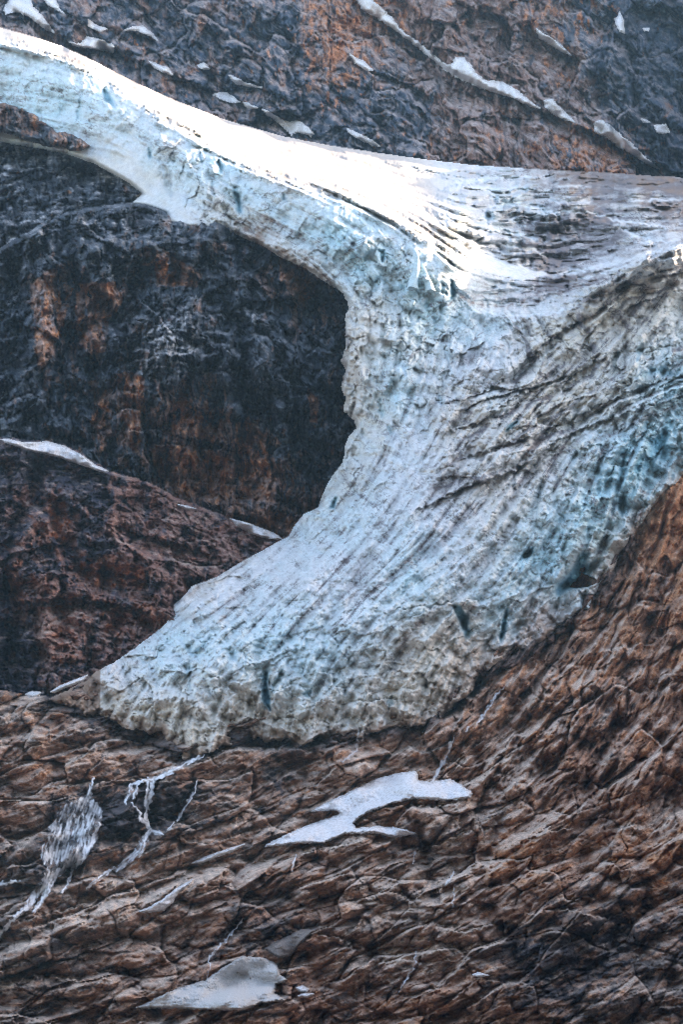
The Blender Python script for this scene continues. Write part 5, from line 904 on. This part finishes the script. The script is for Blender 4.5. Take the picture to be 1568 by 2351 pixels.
waterfall([[(682, 1964, 2), (674, 1980, 4), (668, 2002, 4)]], 'very short waterfall just below the large snow bank', 951, dens=.8)
waterfall([[(556, 2110, 2), (540, 2132, 2.5), (518, 2158, 3.5), (505, 2170, 3), (482, 2196, 4), (478, 2206, 3), (483, 2220, 3), (474, 2242, 3)]], 'thin stepped stream above the gravel strewn snow bank', 961, dens=.65)
waterfall([[(-20, 2034, 6), (20, 2026, 6), (46, 2022, 2)]], 'short white rapid at the left edge beside the largest waterfall', 971)
waterfall([[(958, 1945, 2), (952, 1962, 3), (948, 1985, 2.5)]], 'faint short trickle below the right fork of the large snow bank', 975, dens=.5)
waterfall([[(1042, 2002, 2), (1032, 2022, 5), (1026, 2030, 4)], [(1044, 2030, 1.5), (1040, 2080, 2.5)]], 'small white spout among the grey ledges right of centre', 981, dens=.65)
waterfall([[(955, 2186, 2), (952, 2220, 2.5), (936, 2242, 4), (925, 2262, 3), (912, 2284, 2)]], 'thin broken stream on the pale ledges near the bottom', 985, dens=.6)
waterfall([[(824, 1672, 3), (822, 1700, 4), (818, 1722, 6), (796, 1742, 5), (784, 1748, 4)]], 'dim spray fall leaving a notch under the ice front', 991, dens=.45)
print('details', time.time() - T0)

# ================================================================== 8. unseen ridge, shaped to keep the slopes in shade
# (crest drawn from the wanted shadow edge, right of the view)
crest = [(300, 450), (1400, 560), (1640, 740), (1750, 820), (1850, 885), (1927, 925), (1977, 948), (2065, 1014), (2183, 1076), (2261, 1116), (2340, 1148), (2427, 1178), (2500, 1195), (2560, 1250), (2620, 1600), (2760, 1950), (3150, 2250), (3600, 2500), (3800, 2550)]
cy, cz = np.array(crest, float).T; cy = cy - 131; cz = cz - 134
yy_ = np.arange(200, 3650, 9.0); zz_ = np.interp(yy_, cy, cz) + 9 * fbm(yy_ / 60, yy_ * 0, 4, 971, .6)
prof = [(-.09, 0.0), (-.05, .45), (-.015, .85), (0, 1.0), (.12, .93), (.5, .55), (.9, .05)]
RX = np.stack([650 + k * zz_ * (1 if k > 0 else 1) for k, _ in prof]); RY = np.stack([yy_ + 0 * zz_ for _ in prof]); RZ = np.stack([-60 + (zz_ + 60) * q for _, q in prof])
RZ[1:3] += 0; RX[1:3] += 14 * fbm(RY[1:3] / 50, RZ[1:3] / 50, 3, 973)
one = np.ones(RX.shape)
o = mesh_from('shade_ridge', np.stack([RX, RY, RZ], -1)[:, ::-1], one > 0, M_WALL, {'cover': (one * .4, one * .1, one * .1), 'wear_shade': (one * .1,)}, None, False)
struct(o, 'unseen ridge right of the view, shaped to shade the slopes')
# valley floor under the camera; unseen mountain added behind to block low sky light
gx, gy = np.meshgrid(np.linspace(-4300, 4300, 200), np.linspace(-2900, 1010, 120))
gz = -44 + 6 * fbm(gx / 150, gy / 150, 4, 981) + 40 * np.exp(-(gx ** 2 + gy ** 2) / 110 ** 2) - 6 * np.exp(-(gx ** 2 + gy ** 2) / 300 ** 2) - 4
o = mesh_from('ground', np.stack([gx, gy, gz], -1)[::-1], gx > -1e9, M_SLAB, {'cover': (gx * 0 + .5, gx * 0, gx * 0 + .1), 'wear_shade': (gx * 0 + .4,)}); struct(o)
gy2 = np.linspace(-2850, -650, 90); gx2, gy2 = np.meshgrid(np.linspace(-4300, 4300, 220), gy2)
k = np.clip(np.minimum((-650 - gy2) / 1300, 1.0), 0, 1)
gz2 = -60 + k * (1020 + 260 * fbm(gx2 / 900, gy2 / 900, 4, 985)) + 60 * fbm(gx2 / 180, gy2 / 180, 4, 989) * sstep(0, .2, k)
o = mesh_from('sky_block_hills', np.stack([gx2, gy2, gz2], -1)[::-1], gx2 > -1e9, M_FOREST, {}); struct(o)
# ================================================================== 9. air
HAZE = 0.000020
hz = bpy.data.materials.new('haze'); hz.use_nodes = True; t = hz.node_tree
for n in list(t.nodes):
    if n.type != 'OUTPUT_MATERIAL': t.nodes.remove(n)
pv = t.nodes.new('ShaderNodeVolumePrincipled'); pv.inputs['Color'].default_value = (.32, .66, 1, 1); pv.inputs['Density'].default_value = HAZE; pv.inputs['Anisotropy'].default_value = 0.2
t.links.new(pv.outputs[0], t.nodes['Material Output'].inputs['Volume'])
x0, x1, y0, y1, z0, z1 = -4400, 4400, -2950, 3900, -130, 2750
me = bpy.data.meshes.new('haze')
me.from_pydata([(x, y, z) for x in (x0, x1) for y in (y0, y1) for z in (z0, z1)], [], [(0, 1, 3, 2), (4, 6, 7, 5), (0, 4, 5, 1), (2, 3, 7, 6), (0, 2, 6, 4), (1, 5, 7, 3)])
me.materials.append(hz); o = bpy.data.objects.new('haze', me); COL.objects.link(o); o['kind'] = 'stuff'
print('total', time.time() - T0)
